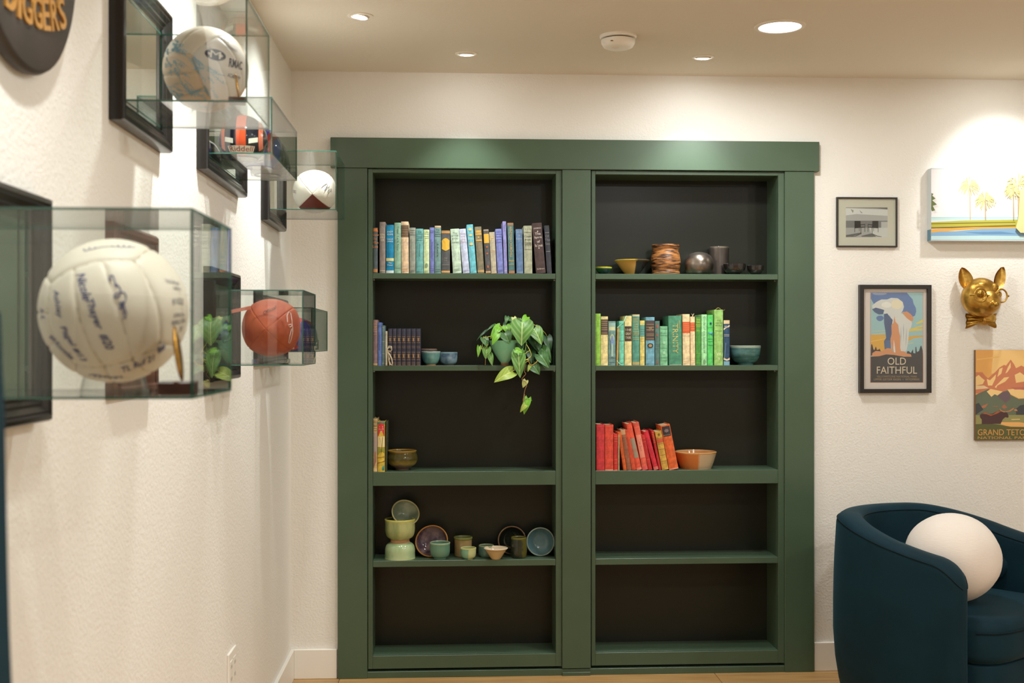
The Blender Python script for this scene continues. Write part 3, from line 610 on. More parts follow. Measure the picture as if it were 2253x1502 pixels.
# third shelf
T = (810, 900, S)
potz('bowl', 'olive and gold drip glazed round pot on the third left shelf', 'bowl', 'pot', *T, 212, 572, 474, Z3, YS + .09, axis_glaze((126, 100, 88), (150, 128, 50), 'z', .32, .05, .12, .35, 9, (.3, (74, 66, 30))), rim=gl((150, 118, 50)), inner=gl((80, 55, 35)), group=PG)
T = (1300, 910, S)
potz('bowl', 'wide bowl half orange and half cream beside the red books', 'bowl', 'wide', *T, 972, 1446, 436, Z3, YS + .087, axis_glaze((206, 118, 58), (206, 180, 146), 'x', .48, .03, .3, .12, 6), rim=gl((214, 160, 100)), inner=gl((200, 160, 120), c2=(190, 120, 70), vs=5), group=PG)
# fourth shelf
T = (810, 1080, S)
def on4(y): return atz(1020, 1080 + y / S, Z4).y
gj = gl((150, 176, 128), .13, c2=(176, 196, 150), vs=18, stretch=(1, 1, .4))
Y4 = YS + .066
a, b = at(810 + 190 / S, 1100, Y4), at(810 + 545 / S, 1100, Y4); xs = (a.x + b.x) / 2; rs = (b.x - a.x) / 2
h1 = at(880, 1080 + 570 / S, Y4).z - Z4; h2 = at(880, 1080 + 322 / S, Y4).z - Z4 - h1
pottery('bowl', 'pale celadon bowl upside down at the bottom of the stack of three', 'bowl', 'cup', xs, Y4, Z4 + h1, rs, h1, gj, rim=gl((186, 196, 140)), foot=clay, inner=gj, group=PG, rot=(R(180), 0, 0))
pottery('bowl', 'yellow green bowl standing upright on the upturned celadon bowl', 'bowl', 'cup', xs, Y4, Z4 + h1 + .0005, rs, h2, gl((136, 148, 92), .13, c2=(176, 180, 122), vs=20, stretch=(1, 1, .4)), rim=gl((190, 182, 92)), foot=clay, inner=gl((116, 126, 84)), group=PG)
tb = at(810 + 372 / S, 1080 + 245 / S, Y4)
pottery('bowl', 'grey green bowl tilted into the top of the yellow green bowl', 'bowl', 'bowl', tb.x + .006, Y4 + .040, tb.z - .034, rs * .93, .062, gl((120, 130, 104), c2=(150, 156, 126)), rim=gl((170, 160, 112)), inner=gl((116, 128, 108), .12, c2=(160, 164, 140), vs=16), group=PG, rot=(R(52), R(24), 0), rimz=.93)
def leaning(l, r, top, bot, Y, prof, label, tilt, H, **kw):
    a, b = at(810 + l / S, 1080 + (top + bot) / 2 / S, Y), at(810 + r / S, 1080, Y); rad = (b.x - a.x) / 2
    zc = Z4 + rad * math.sin(R(tilt)) + H * 0
    # the rim disc leans back: its lowest rim point rests on the shelf
    return pottery('bowl', label, 'bowl', prof, (a.x + b.x) / 2, Y + H * math.sin(R(tilt)), zc + .0015 - H * math.cos(R(tilt)), rad, H, rot=(R(tilt), 0, 0), group=PG, **kw)
leaning(546, 916, 412, 752, YS + .08, 'plate', 'shallow purple brown bowl with an orange rim leaning at the back', 77, .035, body=gl((150, 100, 60)), rim=gl((196, 138, 72)), inner=gl((74, 58, 72), .1, c2=(128, 108, 110), vs=22), rimz=.9, wob=lambda t, z: 1 + .035 * math.sin(2 * t + .6))
potz('bowl', 'plain teal cup in front of the purple brown bowl', 'cup', 'cup', *T, 712, 947, 590, Z4, YS + .042, gl((96, 136, 114)), rim=gl((150, 172, 140)), foot=gl((120, 156, 136)), inner=gl((100, 134, 112)), group=PG)
potz('cup', 'straight sided tan tumbler at the middle back of the pottery', 'cup', 'cyl', *T, 985, 1204, 528, Z4, YS + .10, gl((150, 128, 82), c2=(176, 150, 108), vs=10), rim=gl((120, 126, 70)), inner=gl((100, 106, 72)), group=PG, rimz=.9)
potz('cup', 'small cup half teal and half pale yellow in the front row', 'cup', 'cup', *T, 1064, 1246, 652, Z4, YS + .028, axis_glaze((122, 166, 136), (188, 194, 140), 'x', .5, .02, .16, .15, 5), rim=gl((200, 196, 130)), inner=gl((170, 180, 130)), group=PG)
potz('cup', 'dark teal straight cup half hidden by the cream bowl', 'cup', 'tumbler', *T, 1270, 1456, 622, Z4, YS + .085, gl((84, 120, 112), c2=(116, 146, 124), vs=20), rim=gl((150, 158, 120)), inner=gl((92, 116, 100)), group=PG)
potz('bowl', 'cream flared bowl with a white lip in the front row', 'bowl', 'flare', *T, 1335, 1610, 655, Z4, YS + .022, gl((200, 170, 122), .2), rim=gl((226, 208, 178)), inner=gl((220, 200, 170)), group=PG, rimz=.94)
leaning(1495, 1822, 414, 745, YS + .115, 'plate', 'dark bowl with a thin tan rim standing on edge behind the dark tumbler', 80, .035, body=gl((44, 44, 34)), rim=gl((140, 110, 82)), inner=gl((30, 34, 26), .12), rimz=.93)
potz('cup', 'glossy dark green tumbler with a yellow streak before the dark bowl', 'cup', 'tumbler', *T, 1642, 1830, 530, Z4, YS + .05, axis_glaze((40, 46, 34), (92, 88, 36), 'x', .72, .05, .1, .3, 14), rim=gl((96, 92, 40)), inner=gl((50, 52, 32)), group=PG)
leaning(1824, 2150, 383, 728, YS + .075, 'plate', 'blue grey bowl standing on edge at the right end of the pottery', 82, .038, body=gl((86, 110, 112)), rim=gl((150, 165, 155)), inner=gl((84, 116, 124), .14, c2=(100, 130, 134), vs=8), rimz=.94)

# ------------------------------------------------------------------ trailing plant
PX, PY, PS = 1030, 680, 6.257
Yp = YS + .030
pa, pb = at(1030 + 285 / PS, 680 + 430 / PS, Yp), at(1030 + 720 / PS, 748, Yp)
pl = thing('trailing_plant', 'green trailing heart leaved plant in a celadon footed bowl', 'plant', ((pa.x + pb.x) / 2, Yp, Z2))
pr = [(r * (pb.x - pa.x) / 2, q * (pa.z - Z2)) for r, q in smooth_prof(PROF['planter'])]
Mp = Matrix.Translation((0, 0, 0))
c0 = (pa.x + pb.x) / 2
MP = Matrix.Translation((c0, Yp, Z2))
zf = (pa.z - Z2) * .10
pot = MB().lathe([p for p in pr if p[1] >= zf] + [(pr[-1][0] - .004, pr[-1][1] - .001), (pr[-1][0] - .01, pr[-1][1] * .85), (0, pr[-1][1] * .84)], 48, M=MP).build('pot', gl((132, 206, 166), .12, c2=(156, 220, 184), vs=9), pl, 50)
MB().lathe([(0, 0)] + [p for p in pr if p[1] <= zf + .002], 40, M=MP).build('pot_foot', terra, pot, 50)
MB().lathe([(0, pr[-1][1] * .86), (pr[-1][0] * .9, pr[-1][1] * .85)], 30, M=MP).build('soil', mat((50, 38, 28), .9, bump=.6, bscale=200), pot)
def leafmat(c, pale, amount):
    key = ('leaf', c, pale, amount)
    if key in _M: return _M[key]
    m, nt, b = nodes('leaf'); L = nt.links.new
    at_ = nt.nodes.new('ShaderNodeAttribute'); at_.attribute_name = 'UVMap'
    uv = nt.nodes.new('ShaderNodeUVMap'); sx = nt.nodes.new('ShaderNodeSeparateXYZ'); L(uv.outputs[0], sx.inputs[0])
    # veins: stripes fanning from the midrib
    ab = nt.nodes.new('ShaderNodeMath'); ab.operation = 'ABSOLUTE'; L(sx.outputs['X'], ab.inputs[0])
    ad = nt.nodes.new('ShaderNodeMath'); ad.operation = 'MULTIPLY_ADD'; L(ab.outputs[0], ad.inputs[0]); ad.inputs[1].default_value = .55; L(sx.outputs['Y'], ad.inputs[2])
    sn = nt.nodes.new('ShaderNodeMath'); sn.operation = 'MULTIPLY'; sn.inputs[1].default_value = 26; L(ad.outputs[0], sn.inputs[0])
    si = nt.nodes.new('ShaderNodeMath'); si.operation = 'SINE'; L(sn.outputs[0], si.inputs[0])
    mr = nt.nodes.new('ShaderNodeMapRange'); mr.inputs[1].default_value = -.2; mr.inputs[2].default_value = .9; mr.inputs[3].default_value = 0; mr.inputs[4].default_value = amount; L(si.outputs[0], mr.inputs[0])
    mid = nt.nodes.new('ShaderNodeMath'); mid.operation = 'LESS_THAN'; mid.inputs[1].default_value = .045; L(ab.outputs[0], mid.inputs[0])
    mx = nt.nodes.new('ShaderNodeMath'); mx.operation = 'MAXIMUM'; L(mid.outputs[0], mx.inputs[0]); L(mr.outputs[0], mx.inputs[1])
    mc = nt.nodes.new('ShaderNodeMix'); mc.data_type = 'RGBA'; L(mx.outputs[0], mc.inputs[0]); mc.inputs[6].default_value = (*lin(c), 1); mc.inputs[7].default_value = (*lin(pale), 1)
    L(mc.outputs[2], b.inputs['Base Color']); b.inputs['Roughness'].default_value = .42
    b.inputs['Transmission Weight'].default_value = 0
    _M[key] = m; return m
def leaf(b0, b1, wid, dy0=0., dy1=0., kind=0, fold=.25, curl=.12, roll=0.):
    """Heart leaf from its base to its tip (zoomed photo points), wid across, at offsets dy in front of the pot plane."""
    A = at(PX + b0[0] / PS, PY + b0[1] / PS, Yp - dy0); B = at(PX + b1[0] / PS, PY + b1[1] / PS, Yp - dy1)
    Ln = (B - A).length; ax = (B - A).normalized()
    nrm = Vector((.12 * math.sin(b0[0]), -1, .55)); nrm = (nrm - ax * nrm.dot(ax)).normalized(); sd = ax.cross(nrm).normalized()
    nrm = Matrix.Rotation(roll, 3, ax) @ nrm; sd = Matrix.Rotation(roll, 3, ax) @ sd
    W = wid / PS * Yp / FPX / 2
    prof = lambda t: (max(0, math.sin(math.pi * min(1, (t + .05) / 1.05) ** .62)) ** .75) * (1 - .25 * t)
    nu, nv = 8, 10; vs = []; uv = []
    for j in range(nv + 1):
        t = j / nv
        for i in range(nu + 1):
            u = 2 * i / nu - 1
            back = -.16 * Ln * (1 - t) ** 3 * abs(u) ** 1.2      # lobes behind the stalk
            wv = W * prof(t) * u / .9
            h = fold * abs(wv) - curl * Ln * (2 * t - .8) ** 2 + .05 * W * math.sin(5 * t + u * 3)
            vs.append(A + ax * (Ln * t + back) + sd * wv + nrm * h); uv.append((u * prof(t), t))
    fs = [(j * (nu + 1) + i, j * (nu + 1) + i + 1, (j + 1) * (nu + 1) + i + 1, (j + 1) * (nu + 1) + i) for j in range(nv) for i in range(nu)]
    # thickness: a second skin just behind
    k = len(vs); vs2 = [v - nrm * .0006 for v in vs]
    mb = MB(); mb.add(vs, fs); mb.add(vs2, [f[::-1] for f in fs])
    c = [((88, 142, 58), (190, 212, 146), .26), ((58, 104, 50), (120, 160, 96), .18), ((112, 176, 44), (150, 200, 80), .2), ((40, 78, 44), (80, 120, 76), .2), ((150, 176, 66), (205, 214, 120), .3), ((182, 190, 110), (214, 214, 150), .2)][kind]
    o = mb.build('leaf', leafmat(*c), pl, 80)
    ul = o.data.uv_layers.new(name='UVMap')
    for l in o.data.loops: ul.data[l.index].uv = uv[l.vertex_index % k]
    return o
for a in [
 ((745, 175), (735, 492), 310, .06, .085, 0), ((905, 262), (1015, 472), 190, .03, .06, 0), ((1085, 372), (1130, 572), 130, -.01, .02, 3),
 ((1010, 535), (1140, 722), 160, .03, .06, 1), ((985, 615), (1115, 797), 175, .05, .075, 1), ((870, 330), (965, 565), 190, .01, .05, 3),
 ((850, 545), (880, 740), 140, .02, .06, 3), ((930, 690), (1060, 792), 120, .03, .06, 1), ((885, 765), (985, 890), 150, .055, .07, 1),
 ((690, 590), (715, 932), 190, .075, .10, 0), ((650, 560), (752, 590), 90, .085, .09, 2), ((615, 850), (358, 985), 185, .08, .10, 4),
 ((445, 228), (305, 390), 120, .02, .05, 2), ((500, 320), (572, 468), 170, .05, .07, 1), ((405, 335), (330, 485), 95, .06, .075, 2),
 ((545, 160), (470, 295), 75, .0, .03, 3), ((535, 98), (520, 195), 60, .0, .02, 1), ((560, 120), (640, 195), 75, .0, .03, 1),
 ((812, 98), (735, 175), 90, .0, .03, 2), ((625, 110), (655, 190), 70, .03, .04, 5), ((370, 207), (255, 285), 34, .0, .03, 1),
 ((215, 390), (265, 520), 110, .04, .06, 1), ((152, 508), (138, 652), 60, .03, .05, 2), ((262, 528), (238, 682), 120, .05, .06, 0),
 ((300, 615), (332, 772), 80, .05, .065, 0), ((795, 978), (752, 1078), 80, .08, .085, 5), ((822, 1225), (765, 1445), 105, .08, .09, 2),
 ((800, 1300), (715, 1415), 75, .085, .09, 4), ((590, 240), (600, 350), 120, .03, .05, 2), ((520, 225), (560, 340), 110, .03, .05, 2),
 ((705, 470), (735, 600), 120, .04, .06, 3), ((850, 770), (820, 862), 42, .08, .085, 4), ((800, 390), (900, 500), 160, .0, .04, 3),
 ((640, 200), (560, 300), 120, .02, .04, 1), ((760, 140), (830, 260), 110, .0, .02, 1), ((950, 440), (985, 560), 120, .02, .05, 3),
 ((420, 260), (380, 340), 90, .03, .05, 2), ((255, 285), (110, 420), 30, -.02, .0, 3), ((700, 130), (720, 200), 60, .02, .03, 1),
]: leaf(*a)
def pp(x, y, d): return tuple(at(PX + x / PS, PY + y / PS, Yp - d))
yl = mat((190, 190, 90), .5); br = mat((156, 122, 72), .6); gr = mat((120, 160, 60), .5)
for pts, r, m in [
 ([(560, 420, .0), (770, 440, .05), (800, 480, .07), (850, 570, .08), (862, 650, .08), (770, 715, .085), (762, 745, .085), (840, 700, .085), (780, 700, .09)], .0016, yl),
 ([(600, 430, .0), (755, 600, .075), (800, 470, .075), (770, 450, .05)], .0014, gr), ([(765, 640, .08), (810, 590, .08), (850, 570, .085)], .0016, yl),
 ([(830, 715, .08), (870, 768, .08), (940, 728, .07), (985, 640, .05)], .0014, mat((196, 150, 60), .5)),
 ([(800, 715, .085), (785, 790, .085), (772, 850, .085), (792, 890, .085), (765, 925, .085), (740, 962, .085), (760, 985, .085), (795, 1000, .085), (805, 1050, .085), (785, 1100, .085), (772, 1160, .085), (755, 1265, .085), (770, 1255, .085), (778, 1170, .085)], .0013, br),
 ([(870, 200, .02), (930, 225, .02), (1000, 270, .03), (1060, 330, .0), (1085, 372, -.01)], .0013, yl), ([(640, 380, .0), (800, 280, .02), (875, 200, .02)], .0013, gr),
 ([(440, 400, .0), (300, 375, .05), (250, 395, .05), (210, 380, .04)], .0016, yl), ([(210, 380, .04), (190, 520, .05), (160, 540, .05), (215, 545, .05), (240, 530, .05), (275, 480, .055)], .0014, yl),
 ([(240, 680, .06), (235, 770, .055)], .0012, br), ([(290, 560, .05), (300, 615, .05)], .0012, gr),
 ([(560, 410, .0), (500, 340, .03), (400, 340, .05), (370, 390, .06), (340, 440, .06)], .0014, yl), ([(540, 400, .0), (470, 300, .03), (450, 230, .02), (370, 207, 0.)], .0013, yl),
 ([(560, 420, .0), (520, 300, .0), (545, 240, .0), (500, 235, .02)], .0012, yl), ([(620, 410, .0), (600, 200, .0), (560, 160, .0), (540, 160, 0.)], .0012, gr),
 ([(650, 410, .0), (690, 200, .03), (680, 120, .03), (720, 150, .03), (710, 125, .03)], .0012, gr), ([(640, 835, .085), (615, 852, .08)], .0014, yl), ([(700, 700, .02), (640, 780, .075), (640, 835, .085)], .0013, yl),
 ([(820, 1225, .08), (850, 1245, .08), (880, 1256, .08)], .0012, gr), ([(820, 1225, .08), (790, 1240, .08), (758, 1265, .085)], .0012, gr),
]:
    mb = MB()
    P = [Vector(pp(*q)) for q in pts]; sm_ = []
    for i in range(len(P) - 1):
        a, b, c, d = P[max(0, i - 1)], P[i], P[i + 1], P[min(len(P) - 1, i + 2)]
        for k in range(5):
            t = k / 5; sm_.append(.5 * (2 * b + (c - a) * t + (2 * a - 5 * b + 4 * c - d) * t * t + (3 * b - a - 3 * c + d) * t ** 3))
    mb.tube(sm_ + [P[-1]], r, 6).build('stem', m, pl, 80)
# ------------------------------------------------------------------ display cases on the left wall
black = mat((26, 23, 22), .28, spec=.5)
mirror = mat((240, 242, 238), .02, 1.0)
G = thin_glass(); GE = glass_edge()
acr = thin_glass((.97, .98, .98))
def frame_sweep(mb, y0, y1, z0, z1, prof, x0, mi=0):
    """Moulding profile (inset from the outside, height off the wall) swept round a rectangle on the left wall."""
    n = len(prof); vs = []
    for cy, cz, sy, sz in ((y0, z0, 1, 1), (y1, z0, -1, 1), (y1, z1, -1, -1), (y0, z1, 1, -1)):
        for i, h in prof: vs.append((x0 + h, cy + sy * i, cz + sz * i))
    fs = [(a * n + k, ((a + 1) % 4) * n + k, ((a + 1) % 4) * n + (k + 1) % n, a * n + (k + 1) % n) for a in range(4) for k in range(n)]
    return mb.add(vs, fs, mi)
MOULD = [(0, 0), (0, .022), (.003, .028), (.010, .030), (.013, .026), (.016, .026), (.024, .020), (.028, .020), (.034, .015), (.038, .017), (.041, .014), (.041, .004), (.041, 0)]
def glass_box(t, x0, x1, y0, y1, z0, z1, th=.0035):
    def pane(a, b, axis):
        mb = MB(); mb.box(a, b); k = len(mb.f)
        vs = [Vector(v) for v in mb.v]
        for i, f in enumerate(mb.f):
            n = (vs[f[1]] - vs[f[0]]).cross(vs[f[2]] - vs[f[0]]).normalized()
            mb.m[i] = 0 if abs(n[axis]) > .9 else 1
        return mb.build('glass_pane', [G, GE], t)
    e = .0006
    pane((x0, y0, z0 + th), (x1, y0 + th, z1 - th), 1); pane((x0, y1 - th, z0 + th), (x1, y1, z1 - th), 1)
    pane((x1 - th, y0 + th + e, z0 + th), (x1, y1 - th - e, z1 - th), 0)
    pane((x0, y0, z0), (x1, y1, z0 + th - e), 2); pane((x0, y0, z1 - th + e), (x1, y1, z1), 2)
def case(label, fy0, fy1, fz0, fz1, x1, y0, y1, z0, z1):
    t = thing('display_case', label, 'display case', (XL, (fy0 + fy1) / 2, (fz0 + fz1) / 2), group='glass display cases on the left wall')
    frame_sweep(MB(), fy0, fy1, fz0, fz1, MOULD, XL).build('frame', black, t, 30)
    MB().box((XL + .001, fy0 + .036, fz0 + .036), (XL + .012, fy1 - .036, fz1 - .036)).build('mirror', mirror, t)
    glass_box(t, XL + .0125, x1, y0, y1, z0, z1)
    return t
A = dict(x1=-.320, y0=1.504, y1=1.772, z0=1.276, z1=1.516)
case('large near glass case low on the left wall with the white volleyball', 1.44, 1.838, 1.228, 1.566, **A)
Bx = dict(x1=-.385, y0=2.296, y1=2.585, z0=1.809, z1=2.013)
case('glass case high on the wall with the tan and white volleyball', 2.232, 2.596 + .03, 1.762, 2.062, **Bx)
Cx = dict(x1=-.447, y0=3.042, y1=3.54, z0=1.828, z1=1.974)
case('low long glass case high on the wall with miniature helmets', 3.0, 3.59, 1.783, 2.02, **Cx)
Dx = dict(x1=-.381, y0=4.076, y1=4.40, z0=1.802, z1=2.006)
case('far high glass case with the white and maroon football', 4.02, 4.45, 1.762, 2.05, **Dx)
Ex = dict(x1=-.378, y0=3.12, y1=3.415, z0=1.2875, z1=1.486)
case('glass case at middle height with the orange football', 3.085, 3.475, 1.245, 1.545, **Ex)
Gx = dict(x1=-.447, y0=3.926, y1=4.436, z0=1.317, z1=1.4645)
case('farthest low glass case with blue miniature helmets near the corner', 3.87, 4.50, 1.275, 1.508, **Gx)

def ortho(d, roll=0.):
    """Axes (u right, v up, n out) of a surface patch that faces direction d."""
    n = Vector(d).normalized(); u = Vector((0, 0, 1)).cross(n).normalized(); v = n.cross(u)
    return Matrix.Rotation(roll, 3, n) @ u, Matrix.Rotation(roll, 3, n) @ v, n
def on_ball(mb, vs, fs, C, Rb, u, v, n, du, dv, rot=0., lift=.0006, mi=0):
    """Letters wrapped on a ball: du, dv = offset of the text centre in metres along the surface."""
    c, s = math.cos(rot), math.sin(rot); out = []
    for p in vs:
        x = p.x * c - p.y * s + du; y = p.x * s + p.y * c + dv
        r = math.hypot(x, y); th = r / Rb
        k = math.sin(th) / r if r > 1e-6 else 0
        out.append(Vector(C) + (u * (x * k) + v * (y * k) + n * math.cos(th)) * (Rb + lift))
    mb.add(out, fs, mi)
def scribble(seed, w, h, n=60, loops=6):
    rnd = random.Random(seed); pts = []
    ph = [rnd.uniform(0, 6.28) for _ in range(4)]
    for i in range(n):
        t = i / (n - 1)
        pts.append(((t - .5) * w + .35 * h * math.sin(loops * 6.28 * t + ph[0]) , h * .5 * (math.sin(loops * 6.28 * t + ph[1]) * (.5 + .5 * math.sin(3 * t * 3 + ph[2])))))
    return pts
def ink(mb, pts, C, Rb, u, v, n, du, dv, rot, r, mi=0):
    c, s = math.cos(rot), math.sin(rot); out = []
    for px, py in pts:
        x = px * c - py * s + du; y = px * s + py * c + dv; q = math.hypot(x, y); th = q / Rb; k = math.sin(th) / q if q > 1e-6 else 0
        out.append(Vector(C) + (u * (x * k) + v * (y * k) + n * math.cos(th)) * (Rb + r * .3))
    mb.tube(out, r, 4, mi)
def volleyball(name, label, C, Rb, Rot, cols, group=None):
    """18 leather panels: each face of a cube split in three strips, blown up to a sphere, sunk at the seams."""
    t = thing(name, label, 'ball', C)
    axes = [(Vector((1, 0, 0)), Vector((0, 1, 0))), (Vector((-1, 0, 0)), Vector((0, 0, 1))), (Vector((0, 1, 0)), Vector((0, 0, 1))), (Vector((0, -1, 0)), Vector((1, 0, 0))), (Vector((0, 0, 1)), Vector((1, 0, 0))), (Vector((0, 0, -1)), Vector((0, 1, 0)))]
    MB().ell(C, Rb * .985, 32, 20).build('bladder', mat((170, 155, 130), .8), t, 60)
    for fi, (nn, st) in enumerate(axes):
        wv = nn.cross(st)
        for k in range(3):
            a, b = -1 + 2 * k / 3, -1 + 2 * (k + 1) / 3
            def pt(i, j):
                s = math.tan((-1 + 2 * j) * math.pi / 4); w_ = math.tan((a + (b - a) * i) * math.pi / 4)
                p = (nn + st * s + wv * w_).normalized()
                e = min(i * (2 / 3), (1 - i) * (2 / 3), j * 2, (1 - j) * 2) * math.pi / 4
                sink = .020 * max(0, 1 - e / .055) ** 2
                return tuple(Vector(C) + Rot @ p * Rb * (1 - sink))
            nv = 26
            mb = MB().grid(pt, 12, nv)
            mb.build('leather_panel', cols(fi, k), t, 80)
    return t
# ---- near volleyball
ca = Vector((-.452, 1.632, 1.390)); ra = .0975
vd = (EYEV - ca).normalized(); uA, vA, nA = ortho(vd)
roll = R(16)
face = (nA * 1 - uA * .20 - vA * .06).normalized()
st = (vA * math.cos(roll) - uA * math.sin(roll)); st = (st - face * st.dot(face)).normalized()
RotA = Matrix((face, st, face.cross(st))).transposed()     # local x -> face, y -> strips
offw = mat((228, 217, 201), .5, bump=.1, bscale=500)
vb = volleyball('volleyball', 'large cream signed volleyball in the near low glass case', ca, ra, RotA, lambda f, k: offw)
inkb = mat((58, 70, 128), .6)
mb = MB(); q = ra / .0975
def wrA(s, du, dv, w, rot, shear=.3):
    vs, fs = text(s, w, .0125, shear=shear, bold=.012); on_ball(mb, vs, fs, ca, ra, uA, vA, nA, du * ra, dv * ra, R(rot))
wrA('Ashley', -.80, .10, .044, -76); wrA('Pagel #13', -.58, -.50, .060, -62)
wrA('Nicole', -.40, .34, .040, -72); wrA('Thayer', -.26, -.05, .042, -70); wrA('#20', -.10, -.42, .024, -70)
wrA('TL Ruf 21', .36, -.82, .052, 22); wrA('8#', .70, -.58, .016, 40); wrA('#4 Knowles', -.80, -.58, .05, -42); wrA('A.S.', -1.15, -.05, .02, -80)
ink(mb, scribble(3, .05, .016, 50, 4), ca, ra, uA, vA, nA, .05 * ra, .25 * ra, R(-70), .0008); ink(mb, scribble(5, .02, .006, 30, 3), ca, ra, uA, vA, nA, .10 * ra, .0, R(-70), .0007)
ink(mb, scribble(8, .08, .008, 70, 9), ca, ra, uA, vA, nA, -.1 * ra, 1.05 * ra, R(6), .0006); ink(mb, scribble(11, .05, .01, 60, 6), ca, ra, uA, vA, nA, -.15 * ra, -1.12 * ra, R(-6), .0007)
mb.build('signatures', inkb, vb)
mb = MB()
for s, du, dv, w_, h_ in (('TACHIKARA', .92, .48, .034, .006), ('NFHS', 1.0, .38, .02, .006), ('#1 VOLLEY', 1.0, .16, .03, .012), ('OFFICIAL', 1.02, -.06, .03, .006), ('18 PANEL LEATHER', 1.02, -.17, .036, .008), ('SV', 1.1, -.3, .012, .009)):
    vs, fs = text(s, w_, h_); on_ball(mb, vs, fs, ca, ra, uA, vA, nA, du * ra, dv * ra, R(4))
mb.build('printed_marks', mat((52, 52, 84), .6), vb)
def ball_stand(label, cx, cy, zfloor, ztop, r):
    mb = MB(); h = ztop - zfloor
    mb.lathe([(r, 0), (r * .9, h), (r * .86, h), (r * .96, 0)], 32, M=Matrix.Translation((cx, cy, zfloor)))
    return tag(mb.build('ball_stand', acr, None, 50, origin=(cx, cy, zfloor)), label, 'stand')
gz = .0036
ball_stand('clear acrylic ring stand under the large cream volleyball', ca.x, ca.y, A['z0'] + gz, A['z0'] + .026, .045)
def award(label, cx, cy, z, s, cyaw):
    t = thing('award_plaque', label, 'award', (cx, cy, z), (0, 0, cyaw))
    MB().box((-.024 * s, -.022 * s, 0), (.024 * s, .022 * s, .017 * s), .0012).build('wooden_base', mat((70, 34, 22), .35, var=.2, vscale=40, stretch=(1, 6, 6)), t, local=True)
    # oval medallion leaning back, seen nearly edge on
    M = Matrix.Translation((0, 0, .017 * s + .036 * s)) @ Matrix.Rotation(R(-8), 4, 'Y')
    MB().ell((0, 0, 0), (.0045 * s, .028 * s, .037 * s), 24, 16, M=M).build('medallion', mat((205, 150, 62), .22, 1., bump=.2, bscale=200), t, 60, local=True)
    return t
award('gold oval medallion on a brown block beside the large cream volleyball', -.349, A['y0'] + .050, A['z0'] + gz, 1.0, R(8))
# ---- upper volleyball
cb = Vector((-.49, 2.43, 1.905)); rb_ = .0850
cb.z = Bx['z0'] + gz + rb_ + .004
vdb = (EYEV - cb).normalized(); uB, vB, nB = ortho(vdb)
corner = (nB * .92 - uB * .32 + vB * .34).normalized()
# local corner (1,1,1) -> corner ; spin about it
zax = Vector((1, 1, 1)).normalized(); q0 = zax.rotation_difference(corner).to_matrix()
best = None
for deg in range(0, 120):
    Rm = Matrix.Rotation(R(deg), 3, corner) @ q0
    d = (Rm @ Vector((1, 0, 0))) - corner * (Rm @ Vector((1, 0, 0))).dot(corner)
    ang = abs(math.degrees(math.atan2(d.dot(vB), d.dot(uB))) + 8)
    if best is None or ang < best[0]: best = (ang, Rm)
RotB = best[1]
peach = mat((208, 182, 156), .5, bump=.1, bscale=500); wht = mat((214, 206, 200), .45)
right = 0; topf = max((1, 2), key=lambda i: (RotB @ Vector([1 if j == i else 0 for j in range(3)])).dot(vB))
pale = mat((216, 202, 186), .5)
vb2 = volleyball('volleyball', 'smaller peach and white signed volleyball in the high glass case', cb, rb_, RotB, lambda f, k: wht if f == 0 else pale if f == {1: 2, 2: 4}[topf] else peach)
fr = (RotB @ Vector([1 if j == right else 0 for j in range(3)])).normalized()
uF, vF, nF = ortho(fr, 0)
navy = mat((34, 36, 66), .5)
mb = MB()
lo = MB().add(*[[Vector((.017 * math.cos(a), .010 * math.sin(a), 0)) for a in [2 * math.pi * i / 28 for i in range(28)]], [tuple(range(28))]])
# logo oval, laid on the ball in the view's own axes
def lay(body, du, dv, w, h, rot=-6, bold=0):
    vs, fs = text(body, w, h, bold=bold); on_ball(mb, vs, fs, cb, rb_, uB, vB, nB, du * rb_, dv * rb_, R(rot), .0009)
ov = [Vector((0, 0, 0))] + [Vector((.0215 * math.cos(2 * math.pi * i / 28), .0115 * math.sin(2 * math.pi * i / 28), 0)) for i in range(28)]
on_ball(mb, ov, [(0, 1 + i, 1 + (i + 1) % 28) for i in range(28)], cb, rb_, uB, vB, nB, .22 * rb_, .36 * rb_, R(-8), .0005)
lay('COLORADO', .66, .58, .030, .007, -14); lay('RMAC', .76, .18, .036, .019, -8, .01); lay('ACADEMY', .70, -.14, .034, .008, -14); lay('MIKASA', .48, .86, .03, .006, -30)
mb.build('printed_marks', navy, vb2)
mb = MB(); lay('M', .22, .36, .021, .0150, -8, .0); mb.build('logo_letter', mat((230, 225, 215), .5), vb2)
mb = MB(); rn = random.Random(4)
for i in range(90):
    du, dv = rn.uniform(-1.2, .35), rn.uniform(-1.15, .75)
    if dv > -.55 * du + .20 and du > -.30: continue
    if dv > .5 and du > -.5: continue
    ink(mb, scribble(20 + i, rn.uniform(.016, .032), rn.uniform(.005, .009), 34, rn.uniform(3, 6)), cb, rb_, uB, vB, nB, du * rb_, dv * rb_, R(rn.uniform(-65, 15)), .0005)
mb.build('signatures', mat((138, 184, 208), .6), vb2)
ball_stand('clear ring stand under the smaller peach and white volleyball', cb.x, cb.y, Bx['z0'] + gz, Bx['z0'] + .014, .03)
award('gold oval medallion on a brown block beside the smaller peach volleyball', -.410, Bx['y0'] + .035, Bx['z0'] + gz, .67, R(8))

